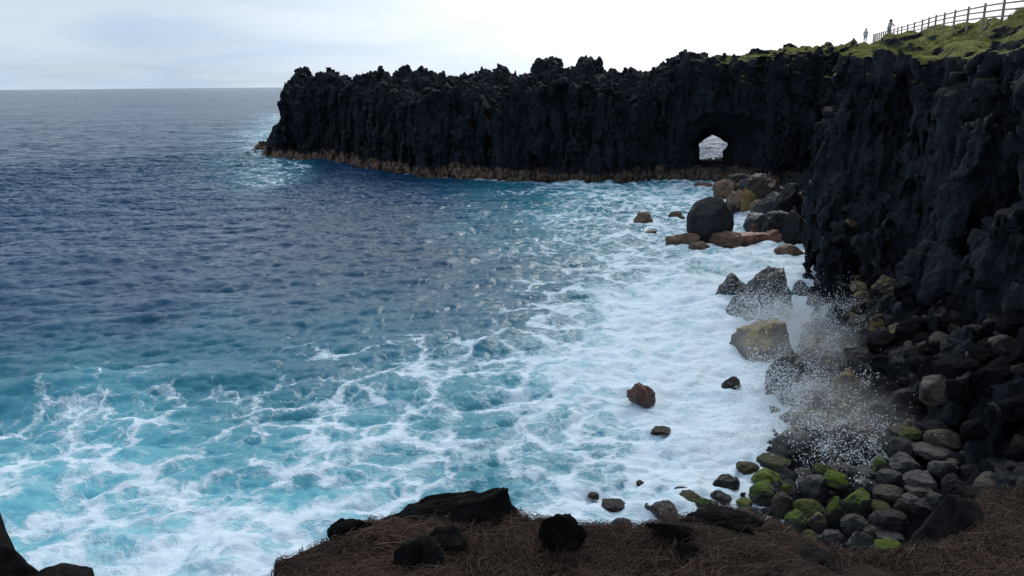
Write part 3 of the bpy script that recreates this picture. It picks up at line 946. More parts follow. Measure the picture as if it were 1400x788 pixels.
M_SHADE = rock_material('dark_cliff_rock', (.003, .0035, .005), (.009, .0095, .012), rough=.85, wet=.06)  # darkest rock: the cliff's shade is put into its base colour
_cache = {}
def place_rock(px, py, wpx, hpx, label, mat, kind='round', z0=0.0, seed=None, cat='rock', name='rock', group=None, sub=5, deep=1.0, sink=.46, rz=None, back=.42, tilt=None):
    """px,py: middle of the visible foot in the photo (1400 wide); wpx,hpx: visible size"""
    P = at_z(px, py, z0)
    dist = float((P - CAM) @ _f)
    W = wpx * dist / FPX
    dv = math.hypot(P[0], P[1])
    el = math.atan2(CAM[2] - z0, dv)
    # visible height mixes the rock's height and its depth seen from above
    Hm = hpx * dist / FPX
    dep = W * .9 * deep
    hz = max(Hm * .55, (Hm - dep * math.sin(el) * .55) / max(math.cos(el), .3))
    seed = seed if seed is not None else int(px * 7 + py * 13) % 9973
    key = (seed % 61 if sub < 5 else seed, kind, sub)
    if key not in _cache:
        _cache[key] = rock_mesh(key[0] + 100, kind, sub, name)
    me = _cache[key]
    if me.materials and me.materials[0] != mat:
        key = key + (mat.name,)
        if key not in _cache:
            m2 = me.copy(); m2.materials.clear(); m2.materials.append(mat); _cache[key] = m2
        me = _cache[key]
    elif not me.materials:
        me.materials.append(mat)
    o = link(name, me)
    tot = hz / (1 - sink)
    dirv = np.array([P[0], P[1]]) / dv
    c = P[:2] + dirv * dep * back
    o.location = (c[0], c[1], z0 + hz - tot / 2)
    o.scale = (W / 2, dep / 2, tot / 2)
    rng = random.Random(seed)
    az = math.atan2(P[0], P[1])
    o.rotation_euler = (0 if tilt is None else tilt[0], 0 if tilt is None else tilt[1], (rng.uniform(-.35, .35) if rz is None else rz) - az)
    tag(o, label, cat, group)
    ROCKS.append((c[0], c[1], max(W, dep) / 2))
    return o


ROCKS = []
R = place_rock
# far cove
R(970, 320, 66, 53, 'big smooth black dome shaped boulder on the tan ledge below the arch', M_BLACK, 'dome', .9, cat='boulder', name='boulder', sub=5, sink=.42, seed=3)
R(881, 305, 37, 19, 'tan pointed rock alone in the foam out from the black dome boulder', M_TAN, 'peak', 0, sub=5)
R(890, 320, 19, 7, 'tiny tan rock just showing in the foam under the lone pointed rock', M_TAN, 'angular', 0)
R(961, 257, 27, 8, 'flat purplish rock at the waterline under the sea arch', M_RED, 'slab', 0)
R(925, 300, 24, 12, 'low washed tan rock at the seaward side of the black dome boulder', M_TAN, 'slab', 0)
R(932, 338, 56, 24, 'seaward end slab of the tan ledge under the black dome boulder', M_TAN, 'slab', 0, sub=5)
R(957, 345, 34, 22, 'pitted tan block at the front of the tan ledge under the dome boulder', M_TAN, 'angular', 0, sub=5)
R(992, 340, 58, 26, 'wide tan slab at the middle of the ledge under the dome boulder', M_TAN, 'slab', 0, sub=5)
R(1025, 337, 52, 26, 'reddish slab of the ledge at the landward foot of the dome boulder', M_RED, 'slab', 0, sub=5)
R(1055, 334, 38, 22, 'dark reddish rock closing the landward end of the tan ledge', M_RED, 'angular', 0.1, sub=5)
R(1073, 354, 52, 24, 'squarish tan block alone in the surf near the cliff corner', M_TAN, 'angular', 0, sub=5)
R(990, 266, 34, 22, 'tan rock right behind the black dome boulder', M_TAN, 'angular', .6)
R(1003, 284, 34, 26, 'pale brown rock wedged beside the shoulder of the dome boulder', M_TAN, 'angular', .6)
R(1023, 278, 19, 20, 'yellow ochre rock among the dark cove rubble behind the dome boulder', rock_material('ochre_rock', (.10, .06, .018), (.22, .14, .035), rough=.6), 'angular', 1.2)
R(1040, 262, 46, 28, 'broad brown rock at the back of the cove under the headland wall', M_BROWN, 'angular', 1.6)
R(1012, 254, 40, 18, 'brown rock heaped under the right side of the sea arch', M_BROWN, 'slab', 1.2)
R(1050, 292, 44, 32, 'dark angular block with pale edges in the middle of the cove rubble', M_GREY, 'angular', 1.2)
R(1075, 285, 44, 36, 'dark block at the cove back against the cliff corner', M_BLACK, 'angular', 1.6)
R(1035, 312, 36, 22, 'grey slab tilted beside the black dome boulder', M_GREY, 'slab', .6)
R(1062, 316, 52, 30, 'black slab above the reddish end of the tan ledge', M_BLACK, 'slab', .8)
R(1088, 322, 36, 34, 'black block tucked behind the cliff corner above the squarish tan block', M_BLACK, 'angular', .9)
g = 'brown and black rubble rocks at the back of the cove'
for k in range(34):
    px, py = random.uniform(985, 1098), random.uniform(248, 318)
    R(px, py, random.uniform(10, 26), random.uniform(8, 18), 'small angular rock in the rubble at the back of the cove', random.choice([M_BROWN, M_BLACK, M_TAN, M_GREY]), 'angular', random.uniform(.3, 1.4), group=g, seed=k * 31)

# the splash rocks
R(1001, 412, 46, 40, 'rounded brown shoulder rock on the seaward side of the tall peaked rock', M_GREY, 'round', 0, sub=5, seed=12)
R(1042, 447, 134, 96, 'tall peaked dark rock in the surf flecked with spray', M_GREY, 'peak', 0, sub=5, seed=5, rz=.3)
R(1094, 410, 28, 28, 'small dark pointed rock between the tall peaked rock and the cliff', M_GREY, 'peak', 0, sub=5)
R(1131, 398, 50, 56, 'steep brown block leaning at the foot of the cliff corner', M_BROWN, 'angular', 0, sub=5)
R(1180, 400, 66, 60, 'broad black block at the cliff foot beside the steep brown block', M_BLACK, 'angular', .6, sub=5)
R(1225, 425, 70, 56, 'black slab topped block farther along the cliff foot', M_BLACK, 'angular', 1.2, sub=5)
R(1052, 498, 114, 66, 'big blocky rock with yellow lichen on top in the surf', M_LICH, 'angular', 0, sub=5, seed=17, rz=.1)
R(1140, 452, 64, 46, 'brown rock glistening behind the lichen topped block', M_BROWN, 'angular', .2, sub=5)
R(1112, 482, 46, 34, 'brown rounded rock squeezed against the lichen topped block', M_BROWN, 'angular', 0, sub=5)
R(1178, 470, 60, 40, 'dark wet rock under the spray near the cliff foot', M_GREY, 'angular', .5, sub=5)
R(1196, 466, 26, 36, 'ochre lichen covered rock at the dark cliff foot', M_LICH, 'angular', 1.2)
R(1092, 552, 98, 76, 'streaming wet rock with water pouring down its seaward face', M_GREY, 'angular', 0, sub=5, seed=29, rz=.2)
R(1133, 540, 34, 44, 'dark square block joined to the streaming wet rock', M_GREY, 'angular', 0, sub=5)
R(1165, 508, 40, 26, 'grey rock in a white pool behind the streaming wet rock', M_GREY, 'round', .1, sub=5)
R(880, 558, 46, 40, 'reddish brown slanting rock alone in the milky surf', M_RED, 'angular', -.05, sub=5, seed=8, tilt=(0, -.45), sink=.3)
R(1000, 538, 30, 26, 'brown rock half drowned in foam seaward of the streaming wet rock', M_BROWN, 'round', 0)
R(905, 594, 34, 10, 'dark low rock barely breaking the foam below the reddish slanting rock', M_BROWN, 'slab', 0)
R(1106, 590, 56, 34, 'greenish boulder veiled in spray below the streaming wet rock', M_OLIVE, 'round', .1, sub=5)
R(1150, 575, 48, 32, 'olive brown boulder in the spray beside the greenish boulder', M_OLIVE, 'round', .3)
R(1138, 600, 40, 26, 'brown boulder at the surf edge behind the green topped boulders', M_BROWN, 'round', .2)
R(838, 698, 36, 18, 'dark brown rock alone in the foam beyond the foreground ledge', M_BROWN, 'round', 0)
R(812, 682, 18, 9, 'small washed rock in the foam seaward of the lone dark brown rock', M_BROWN, 'round', 0)
R(875, 664, 14, 8, 'tiny dark rock tip in the foam beyond the lone dark brown rock', M_BROWN, 'round', 0)
R(850, 726, 30, 18, 'grey rock awash in foam just beyond the ledge', M_GREY, 'round', 0)

for (px, py, w_, h_, m_, lab) in [
        (990, 668, 36, 20, M_GREY, 'grey boulder awash seaward of the olive one at the foam edge'),
        (942, 694, 42, 24, M_OLIVE, 'olive tinged boulder awash well out from the beach'),
        (908, 712, 44, 28, M_BROWN, 'brown boulder awash close to the foreground ledge'),
        (930, 678, 26, 14, M_GREY, 'small grey boulder in the wash beyond the olive tinged one'),
        (966, 700, 34, 22, M_MOSS, 'green topped boulder awash between the ledge and the beach'),
        (1022, 648, 32, 16, M_OLIVE, 'low olive boulder in the white wash above the mossy group'),
        (985, 690, 30, 20, M_GREY, 'pale grey boulder in the wash beside the green topped one'),
        (890, 700, 24, 12, M_GREY, 'small wet boulder in the foam farthest from the beach')]:
    R(px, py, w_, h_, lab, m_, 'round', 0.0, cat='boulder', name='boulder', group='boulders of the beach')

# boulder beach, the ones that show clearly (crop coordinates: 3.5 px per photo pixel from 1000,560)
B = [  # cx, bottom y, w, h, material, label
    (70, 308, 108, 54, M_OLIVE, 'olive boulder at the very edge of the foam left of the big green topped boulder'),
    (210, 300, 175, 95, M_OLIVE, 'big green topped boulder at the edge of the foam'),
    (165, 368, 145, 92, M_MOSSY, 'bright moss covered boulder in front of the big green topped boulder'),
    (160, 450, 150, 110, M_MOSS, 'brown boulder directly below the bright mossy boulder'),
    (65, 472, 86, 45, M_MOSSY, 'small lime green mossy boulder at the foam edge'),
    (90, 535, 120, 70, M_GREY, 'grey boulder below the small lime green one'),
    (15, 375, 60, 50, M_GREY, 'grey boulder washed by foam at the seaward end of the beach'),
    (262, 402, 60, 48, M_MOSSY, 'small vivid green boulder wedged among brown ones'),
    (240, 525, 110, 130, M_BROWN, 'tall brown boulder in the middle of the mossy group'),
    (345, 340, 110, 62, M_BROWN, 'reddish brown flat boulder behind the dark upright one'),
    (385, 425, 150, 120, M_GREY, 'large dark boulder beside the half green boulder'),
    (430, 318, 92, 58, M_OLIVE, 'flat olive boulder touching the foam by the half green boulder'),
    (400, 250, 64, 56, M_BLACK, 'small black upright rock standing in the foam edge'),
    (505, 392, 142, 98, M_MOSS, 'boulder with its seaward half bright green and the rest grey'),
    (605, 510, 145, 128, M_MOSS, 'egg shaped boulder with one green end in the middle of the beach'),
    (490, 540, 90, 120, M_MOSS, 'upright grey boulder with green side next to the egg shaped one'),
    (368, 530, 150, 100, M_OLIVE, 'wide olive boulder in the near part of the beach'),
    (300, 600, 120, 115, M_MOSS, 'green capped boulder nearest the ledge'),
    (412, 585, 108, 90, M_LICH, 'yellowish boulder beside the green capped one near the ledge'),
    (482, 655, 104, 84, M_GREY, 'round grey boulder just behind the ledge'),
    (582, 595, 125, 92, M_GREY, 'pitted grey boulder behind the round grey one'),
    (380, 650, 96, 66, M_OLIVE, 'pale olive boulder peeping over the ledge edge'),
    (410, 690, 90, 56, M_GREY, 'light grey boulder partly hidden by the ledge'),
    (610, 690, 120, 110, M_GREY, 'blue grey boulder at the near end of the beach'),
    (690, 620, 112, 66, M_BROWN, 'dark flat boulder next to the blue grey one'),
    (745, 585, 165, 105, M_BLACK, 'wide black boulder in the shaded near part of the beach'),
    (712, 490, 104, 48, M_OLIVE, 'long olive boulder lying flat in mid beach'),
    (745, 440, 136, 78, M_BROWN, 'smooth brown boulder in mid beach'),
    (765, 365, 136, 78, M_GREY, 'grey boulder with foam behind in the upper beach'),
    (640, 400, 104, 74, M_GREY, 'grey boulder landward of the half green one'),
    (705, 292, 80, 62, M_MOSS, 'small lime capped boulder in the misty upper beach'),
    (825, 312, 140, 96, M_GREY, 'blue grey round boulder in the misty upper beach'),
    (905, 385, 165, 92, M_GREY, 'pale slate boulder with a smooth sloping face'),
    (905, 425, 145, 60, M_BROWN, 'long brown boulder under the pale slate one'),
    (860, 465, 96, 62, M_GREY, 'mid grey boulder below the long brown one'),
    (915, 512, 120, 84, M_BLACK, 'black boulder beside the shaded end of the beach'),
    (970, 480, 92, 80, M_GREY, 'tilted slate boulder below the pale slate one'),
    (1050, 410, 104, 100, M_BLACK, 'dark boulder at the foot of the black cliff base'),
    (1010, 330, 140, 92, M_GREY, 'dusky boulder against the cliff behind the pale slate one'),
    (960, 235, 190, 62, M_GREY, 'long flat grey boulder high on the beach'),
    (1010, 180, 170, 84, M_BROWN, 'big brown oval boulder high on the beach at the cliff foot'),
    (985, 120, 130, 66, M_BLACK, 'black oval boulder above the big brown oval one'),
    (860, 150, 120, 60, M_OLIVE, 'olive boulder in the spray high on the beach'),
    (745, 680, 135, 60, M_MOSS, 'boulder with a thin green cap at the near shaded end'),
    (750, 640, 124, 52, M_GREY, 'flat grey boulder behind the thin green capped one'),
    (675, 700, 70, 50, M_GREY, 'small grey boulder at the near tip of the beach'),
    (820, 500, 84, 70, M_BROWN, 'brown boulder leaning on the wide black one'),
    (560, 320, 100, 66, M_GREY, 'spray wet boulder behind the half green one'),
    (640, 330, 110, 56, M_GREY, 'speckled wet boulder beside the lime capped one'),
]
for i, (cx_, by, w_, h_, m_, lab) in enumerate(B):
    px, py = 1000 + cx_ / 3.5, 560 + by / 3.5
    P = at_z(px, py, .5)
    z0 = .5
    for _ in range(3):
        z0 = min(max(bil(TC, P[0], P[1]) + .12, 0.0), 1.8); P = at_z(px, py, z0)
    R(px, py, w_ / 3.5 * 1.06, h_ / 3.5 * 1.05, lab, m_, 'round', z0, cat='boulder', name='boulder', group='boulders of the beach', seed=i * 37 + 3, sub=5 if w_ > 100 else 4, sink=.36)

# more of the beach and the rubble: scattered, resting on the slope
def scatter(n, xr, yr, size, zone, label, mats, group, kind, seed, cat='boulder', name='boulder', gap=.62):
    rng = random.Random(seed)
    made = tries = 0
    while made < n and tries < n * 60:
        tries += 1
        x, y = rng.uniform(*xr), rng.uniform(*yr)
        s = bil(sdC, x, y)
        if not zone[0] < s < zone[1]: continue
        t = bil(SURF, x, y)
        if t < -.35 or t > 4.6: continue
        r = rng.uniform(*size) * .5 * rng.choice([.7, 1, 1, 1.25])
        if any((x - a) ** 2 + (y - b) ** 2 < ((r + c) * gap) ** 2 for a, b, c in ROCKS): continue
        key = (rng.randrange(9), kind, 4, 'scatter')
        if key not in _cache: _cache[key] = rock_mesh(key[0] + 900 + (0 if kind == 'round' else 50), kind, 4, name)
        mat = rng.choice(mats if x < 12.6 or y > 28 else [M_SHADE, M_SHADE, M_BLACK, M_BROWN])  # close under the cliff, mostly the rock with shade painted in
        k2 = key + (mat.name,)
        if k2 not in _cache:
            m2 = _cache[key].copy(); m2.materials.clear(); m2.materials.append(mat); _cache[k2] = m2
        o = link(name, _cache[k2])
        h = rng.uniform(.62, .92)
        o.scale = (r, r * rng.uniform(.75, 1.1), r * h)
        o.location = (x, y, t + r * h * .45)
        o.rotation_euler = (rng.uniform(-.3, .3), rng.uniform(-.3, .3), rng.uniform(0, 6.28))
        tag(o, label, cat, group)
        ROCKS.append((x, y, r)); made += 1


scatter(70, (4.5, 15), (15, 27), (.55, 1.15), (-8.0, 2.0), 'rounded boulder of the beach lying between the larger ones', [M_GREY, M_BROWN, M_BLACK, M_GREY], 'filler boulders of the beach', 'round', 4, gap=.7)
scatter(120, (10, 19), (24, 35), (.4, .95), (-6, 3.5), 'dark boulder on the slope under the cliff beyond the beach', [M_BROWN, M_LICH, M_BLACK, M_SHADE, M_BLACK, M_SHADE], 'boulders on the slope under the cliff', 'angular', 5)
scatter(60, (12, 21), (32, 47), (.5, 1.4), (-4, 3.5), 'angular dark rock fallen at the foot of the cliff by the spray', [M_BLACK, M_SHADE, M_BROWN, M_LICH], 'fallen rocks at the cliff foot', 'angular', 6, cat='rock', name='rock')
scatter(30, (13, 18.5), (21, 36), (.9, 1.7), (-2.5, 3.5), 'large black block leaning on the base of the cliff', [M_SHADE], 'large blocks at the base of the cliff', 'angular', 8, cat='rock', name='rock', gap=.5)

scatter(120, (4.5, 15.5), (15, 29), (.22, .5), (-8.0, 2.0), 'small cobble filling a gap between the boulders of the beach', [M_GREY, M_BROWN, M_BLACK, M_OLIVE], 'cobbles in the gaps of the beach', 'round', 14, cat='cobble', name='cobble', gap=.45)

# ------------------------------------------------------------------ spray
def spray(name, blobs, n, rlo, rhi, label, seed):
    rng = np.random.default_rng(seed)
    wts = np.array([b[-1] for b in blobs], float); wts /= wts.sum()
    pick = rng.choice(len(blobs), n, p=wts)
    C = np.zeros((n, 3))
    for i, (c, sig, up, _) in enumerate(blobs):
        m = pick == i
        k = m.sum()
        d = rng.standard_normal((k, 3)) * sig
        d[:, 2] = np.abs(d[:, 2]) * up
        C[m] = np.asarray(c) + d
    rr = rlo + (rhi - rlo) * rng.random(n) ** 3
    O = np.array([(1, 0, 0), (-1, 0, 0), (0, 1, 0), (0, -1, 0), (0, 0, 1), (0, 0, -1)], float)
    FO_ = np.array([(0, 2, 4), (2, 1, 4), (1, 3, 4), (3, 0, 4), (2, 0, 5), (1, 2, 5), (3, 1, 5), (0, 3, 5)])
    V = (C[:, None, :] + O[None] * rr[:, None, None] * rng.uniform(.7, 1.4, (n, 1, 3))).reshape(-1, 3)
    F = (FO_[None] + 6 * np.arange(n)[:, None, None]).reshape(-1, 3)
    o = link(name, mesh_from(name, V, F), M_SPRAY)
    tag(o, label, 'spray', kind='stuff')


T = NT('water_spray')
M_SPRAY = T.done((.85, .89, .92), .35, spec=.5)
c1 = at_z(1045, 430, .3); c2 = at_z(1130, 450, .6); c3 = at_z(1095, 525, .3); c4 = at_z(1150, 560, .6); c5 = at_z(1190, 590, 1.0); c6 = at_z(1100, 600, .2); c7 = at_z(1165, 480, .6)
def jets(name, blobs, njet, per, rlo, rhi, label, seed):
    """droplets flung along many short arcs, thick at the start and thinning out"""
    rng = np.random.default_rng(seed)
    wts = np.array([b[-1] for b in blobs], float); wts /= wts.sum()
    pick = rng.choice(len(blobs), njet, p=wts)
    C = []
    for b in pick:
        c, sig, vup, _ = blobs[b]
        o = np.asarray(c) + (-.5, -.3, 0) + rng.standard_normal(3) * sig * (1, 1, .25)
        v = np.array((rng.normal(.5, 1.1), rng.normal(.1, .8), abs(rng.normal(2.0, 1.6)) * vup))
        m = int(per * rng.lognormal(0, .8))
        t = rng.random(m) ** .8 * .8
        p = o + v * t[:, None] + np.stack([t * 0, t * 0, -4.9 * t * t], 1) + rng.standard_normal((m, 3)) * (.05 + .38 * t)[:, None]
        C.append(p[p[:, 2] > -.1])
    return np.concatenate(C)


def droplets(name, C, rlo, rhi, label, seed):
    rng = np.random.default_rng(seed)
    n = len(C)
    rr = rlo + (rhi - rlo) * rng.random(n) ** 4
    O = np.array([(1, 0, 0), (-1, 0, 0), (0, 1, 0), (0, -1, 0), (0, 0, 1), (0, 0, -1)], float)
    FO_ = np.array([(0, 2, 4), (2, 1, 4), (1, 3, 4), (3, 0, 4), (2, 0, 5), (1, 2, 5), (3, 1, 5), (0, 3, 5)])
    V = (C[:, None, :] + O[None] * rr[:, None, None] * rng.uniform(.6, 1.6, (n, 1, 3))).reshape(-1, 3)
    F = (FO_[None] + 6 * np.arange(n)[:, None, None]).reshape(-1, 3)
    tag(link(name, mesh_from(name, V, F), M_SPRAY), label, 'spray', kind='stuff')


BL = [(c1 + (0, -1.2, .6), (1.3, .7, .5), 1.3, 1.3), (c2 + (0, 0, .4), (1.7, 1.2, .6), 1.0, 1.6), (c3 + (0, -1, .3), (1.1, .7, .5), .9, 1.2), (c4, (1.5, 1.2, .6), .8, 1.4), (c5, (1.5, 1.0, .5), .6, .8), (c6, (1.3, .8, .3), .6, .6), (c7, (1.4, 1.2, .5), .9, 1.0)]
droplets('sea_spray', jets('sea_spray', BL, 950, 130, 0, 0, '', 5), .003, .026, 'white spray thrown up over the surf rocks', 5)

# soft mist: a shallow bank of fine water hanging over the surf rocks
def mist(name, cen, rad, dens, label, seed):
    V, F = ico(4)
    V = V * (1 + .25 * fbm(V * 1.3, 3, seed))[:, None] * rad
    V[:, 2] = np.maximum(V[:, 2], -.9)
    T = NT(name)
    tc_ = T.n('ShaderNodeTexCoord')
    q_ = T.vmath('DIVIDE', tc_.outputs['Object'], tuple(float(r) for r in rad))
    ln = T.n('ShaderNodeVectorMath', operation='LENGTH'); T.t.links.new(q_, ln.inputs[0])
    fall = T.math('SUBTRACT', 1, T.step(ln.outputs['Value'], .25, .95))
    nn = T.step(T.noise(tc_.outputs['Object'], .75, 3, .6), .32, .64)
    pv = T.n('ShaderNodeVolumePrincipled', i_Color=(.97, .98, 1, 1), i_Anisotropy=.5)
    T.t.links.new(T.math('MULTIPLY', T.math('MULTIPLY', fall, nn), dens), pv.inputs['Density'])
    T.t.links.new(pv.outputs[0], T.out.inputs['Volume'])
    tag(link(name, mesh_from(name, V, F), T.m, loc=cen), label, 'mist', kind='stuff')


mist('sea_mist', tuple((c2 + c3) / 2 + (-.7, -.2, .3)), np.array((4.4, 6.6, 2.0)), .19, 'soft white mist hanging over the surf rocks below the cliff', 3)
mist('sea_mist', tuple((c4 + c5) / 2 + (-.5, 0, .2)), np.array((3.6, 3.4, 1.5)), .2, 'thin white mist drifting over the upper boulder beach', 4)
scene.cycles.volume_step_rate = 2.0
scene.cycles.volume_bounces = 3

# surf heaped around the rocks that stand in the water
sv = np.zeros(len(sea.data.vertices) * 3, np.float32); sea.data.vertices.foreach_get('co', sv); sv = sv.reshape(-1, 3)
fa = np.zeros(len(sv), np.float32); sea.data.attributes['foam'].data.foreach_get('value', fa)
swash = fbm(np.stack([sv[:, 0] * 1.3, sv[:, 1] * 1.3, sv[:, 0] * 0], 1), 3, 71)
for (rx, ry, rr_) in ROCKS:
    if bil(TC, rx, ry) > .25: continue
    near = np.nonzero((np.abs(sv[:, 0] - rx) < rr_ + 2.2) & (np.abs(sv[:, 1] - ry) < rr_ + 2.2))[0]
    d = np.hypot(sv[near, 0] - rx, sv[near, 1] - ry) - rr_ * .85
    k = np.exp(-(np.maximum(d, 0) / .7) ** 2)
    sv[near, 2] += k * (.03 + .14 * swash[near]) * min(1, rr_)
    fa[near] = np.maximum(fa[near], k * .95)
sea.data.vertices.foreach_set('co', sv.ravel()); sea.data.attributes['foam'].data.foreach_set('value', fa)
sea.data.update()

# ------------------------------------------------------------------ fence
M_WOOD = plain('weathered_fence_wood', (.26, .19, .16), .8, .3, 6)
fence = bpy.data.objects.new('wooden_fence', None); COL.objects.link(fence)
def box_between(a, b, w, h):
    a, b = Vector(a), Vector(b)
    d = (b - a); L = d.length; d.normalize()
    s = d.cross(Vector((0, 0, 1))); s.normalize(); u = s.cross(d)
    bm = bmesh.new()
    bmesh.ops.create_cube(bm, size=1)
    bmesh.ops.bevel(bm, geom=bm.edges[:], offset=.06, segments=1, affect='EDGES')
    mid = (a + b) / 2
    for v in bm.verts:
        v.co = mid + d * (v.co.x * L) + s * (v.co.y * w) + u * (v.co.z * h)
    me = bpy.data.meshes.new('rail'); bm.to_mesh(me); bm.free()
    return me


tops_px = [1411, 1372, 1340, 1316, 1295, 1278, 1265, 1254, 1245, 1237, 1227, 1197, 1175]
tops_py = [-10, -1, 3, 7.5, 11.8, 16, 19.5, 22.5, 25.5, 28.5, 32, 41.5, 48]
posts = []
for px in fence_pts_px:
    x, y = fence_xy(px)
    topz = at_y(px, np.interp(-px, [-p for p in tops_px], tops_py), y)[2]
    posts.append(Vector((x, y, topz)))
ex = posts[0] + (posts[0] - posts[1])
posts = [ex] + posts
for P in posts:
    bm = bmesh.new(); bmesh.ops.create_cube(bm, size=1); bmesh.ops.bevel(bm, geom=bm.edges[:], offset=.08, segments=1, affect='EDGES')
    lean = random.uniform(-.02, .02)
    for v in bm.verts:
        v.co = Vector((v.co.x * .125 + lean * v.co.z, v.co.y * .125, -.75 + v.co.z * 1.75))
    me = bpy.data.meshes.new('post'); bm.to_mesh(me); bm.free()
    link('post', me, M_WOOD, fence, P)
for a, b in zip(posts[:-1], posts[1:]):
    for dz in (-.08, -.45, -.82):
        link('rail', box_between(a + Vector((-.1, 0, dz)), b + Vector((-.1, 0, dz + random.uniform(-.03, .03))), .05, .095), M_WOOD, fence)
tag(fence, 'three rail wooden fence climbing along the grassy cliff top', 'fence')

# ------------------------------------------------------------------ people by the fence
def person(x, y, z, face, label, shirt, legs, hairc, lean=0.0, arm='rail', bulk=1.0, hair=1.0):
    J = {'pelvis': (0, 0, .95), 'spine': (0, .02 + lean * .3, 1.18), 'chest': (0, .02 + lean * .7, 1.40), 'neck': (0, .03 + lean, 1.52), 'head': (0, .06 + lean * 1.1, 1.63), 'crown': (0, .05 + lean * 1.1, 1.74)}
    E = [('pelvis', 'spine'), ('spine', 'chest'), ('chest', 'neck'), ('neck', 'head'), ('head', 'crown')]
    Rd = {'pelvis': .15, 'spine': .135, 'chest': .155, 'neck': .06, 'head': .098, 'crown': .07}
    for s, nm in ((1, 'a'), (-1, 'b')):
        J.update({'hip' + nm: (s * .1, 0, .88), 'knee' + nm: (s * .11, .03, .48), 'ankle' + nm: (s * .11, -.02, .08), 'toe' + nm: (s * .12, .14, .03)})
        Rd.update({'hip' + nm: .095, 'knee' + nm: .06, 'ankle' + nm: .042, 'toe' + nm: .035})
        E += [('pelvis', 'hip' + nm), ('hip' + nm, 'knee' + nm), ('knee' + nm, 'ankle' + nm), ('ankle' + nm, 'toe' + nm)]
        sh = (s * .19, .02 + lean * .75, 1.41)
        if arm == 'rail':
            el, wr, ha = (s * .25, .2 + lean, 1.2), (s * .2, .42 + lean, 1.13), (s * .19, .5 + lean, 1.11)
        else:
            el, wr, ha = (s * .25, -.02, 1.13), (s * .26, .08, .9), (s * .26, .1, .82)
        J.update({'sh' + nm: sh, 'el' + nm: el, 'wr' + nm: wr, 'ha' + nm: ha})
        Rd.update({'sh' + nm: .065, 'el' + nm: .046, 'wr' + nm: .032, 'ha' + nm: .036})
        E += [('chest', 'sh' + nm), ('sh' + nm, 'el' + nm), ('el' + nm, 'wr' + nm), ('wr' + nm, 'ha' + nm)]
    names = list(J)
    me = bpy.data.meshes.new('person')
    me.from_pydata([J[k] for k in names], [(names.index(a), names.index(b)) for a, b in E], [])
    tmp = bpy.data.objects.new('person', me); COL.objects.link(tmp)
    mod = tmp.modifiers.new('skin', 'SKIN')
    for i, k in enumerate(names):
        b_ = bulk if k not in ('head', 'crown', 'neck') else 1.0
        me.skin_vertices[0].data[i].radius = (Rd[k] * b_, Rd[k] * b_)
    me.skin_vertices[0].data[0].use_root = True
    tmp.modifiers.new('sub', 'SUBSURF').levels = 2
    dg = bpy.context.evaluated_depsgraph_get()
    m2 = bpy.data.meshes.new_from_object(tmp.evaluated_get(dg))
    bpy.data.objects.remove(tmp)
    m2.materials.clear()
    skin = plain('skin', (.35, .2, .14), .6, .1)
    for m in (skin, plain('shirt', shirt, .85, .1), plain('trousers', legs, .85, .15)):
        m2.materials.append(m)
    for p in m2.polygons:
        c = p.center
        arm_low = abs(c.x) > .17 and (c.z < 1.22 or c.y > .2 + lean)
        p.material_index = 0 if (c.z > 1.5 or (arm_low and c.z > .78) or c.z < .07) else (1 if c.z > .98 else 2)
        p.use_smooth = True
    o = link('person', m2, loc=(x, y, z))
    o.rotation_euler = (0, 0, face)
    hv, hf = ico(3)
    hv = hv * (np.array((.108, .118, .12)) * hair) * (1 + .12 * fbm(hv * 3, 3, 5))[:, None] + (0, .03 + lean * 1.1, 1.67)
    link('hair', mesh_from('hair', hv, hf), plain('hair', hairc, .6, .3), o)
    tag(o, label, 'person')


x, y, z = PEOPLE[0]
person(x, y, z - .12, -1.1, 'person in pale grey clothes with big tousled hair leaning by the fence', (.34, .33, .36), (.22, .22, .25), (.09, .06, .045), .12, 'rail', 1.4, 1.5)
x, y, z = PEOPLE[1]
person(x, y, z - .32, 2.4, 'slim dark haired person in a pale top near the far end of the fence', (.5, .5, .53), (.2, .2, .23), (.02, .015, .012), .0, 'down')

# ------------------------------------------------------------------ grass on the cliff top
def blades(name, n, sampler, hlo, hhi, wid, mats, label, seed):
    rng = np.random.default_rng(seed)
    P = sampler(rng, n)
    n = len(P)
    a = rng.uniform(0, 2 * PI, n); L = rng.uniform(hlo, hhi, n); lean = rng.uniform(.1, .8, n); b = rng.uniform(0, 2 * PI, n)
    side = np.stack([np.cos(a), np.sin(a), a * 0], 1) * wid
    tip = np.stack([np.cos(b) * lean * L, np.sin(b) * lean * L, L], 1)
    V = np.stack([P - side, P + side, P + tip * (.55, .55, .62) + side * .6, P + tip * (.55, .55, .62) - side * .6, P + tip], 1).reshape(-1, 3)
    i = np.arange(n)[:, None] * 5
    F = np.concatenate([np.concatenate([i, i + 1, i + 2], 1), np.concatenate([i, i + 2, i + 3], 1), np.concatenate([i + 3, i + 2, i + 4], 1)])
    o = link(name, mesh_from(name, V, F, False), mats)
    tag(o, label, 'grass', kind='stuff')


cv = np.zeros(len(cliff.data.vertices) * 3, np.float32); cliff.data.vertices.foreach_get('co', cv); cv = cv.reshape(-1, 3)
cnrm = np.zeros(len(cliff.data.vertices) * 3, np.float32); cliff.data.vertices.foreach_get('normal', cnrm); cnrm = cnrm.reshape(-1, 3)
def top_sampler(rng, n):
    m = (cnrm[:, 2] > .6) & (cv[:, 2] > 13.3) & (cv[:, 1] > 24) & (cv[:, 1] < 75) & (cv[:, 0] < 42)
    c = cv[m]
    nz = fbm(c * .5, 4, 66)
    c = c[nz > -.1]
    k = rng.integers(0, len(c), n)
    return c[k] + rng.uniform(-.15, .15, (n, 3)) * (1, 1, 0) - (0, 0, .05)


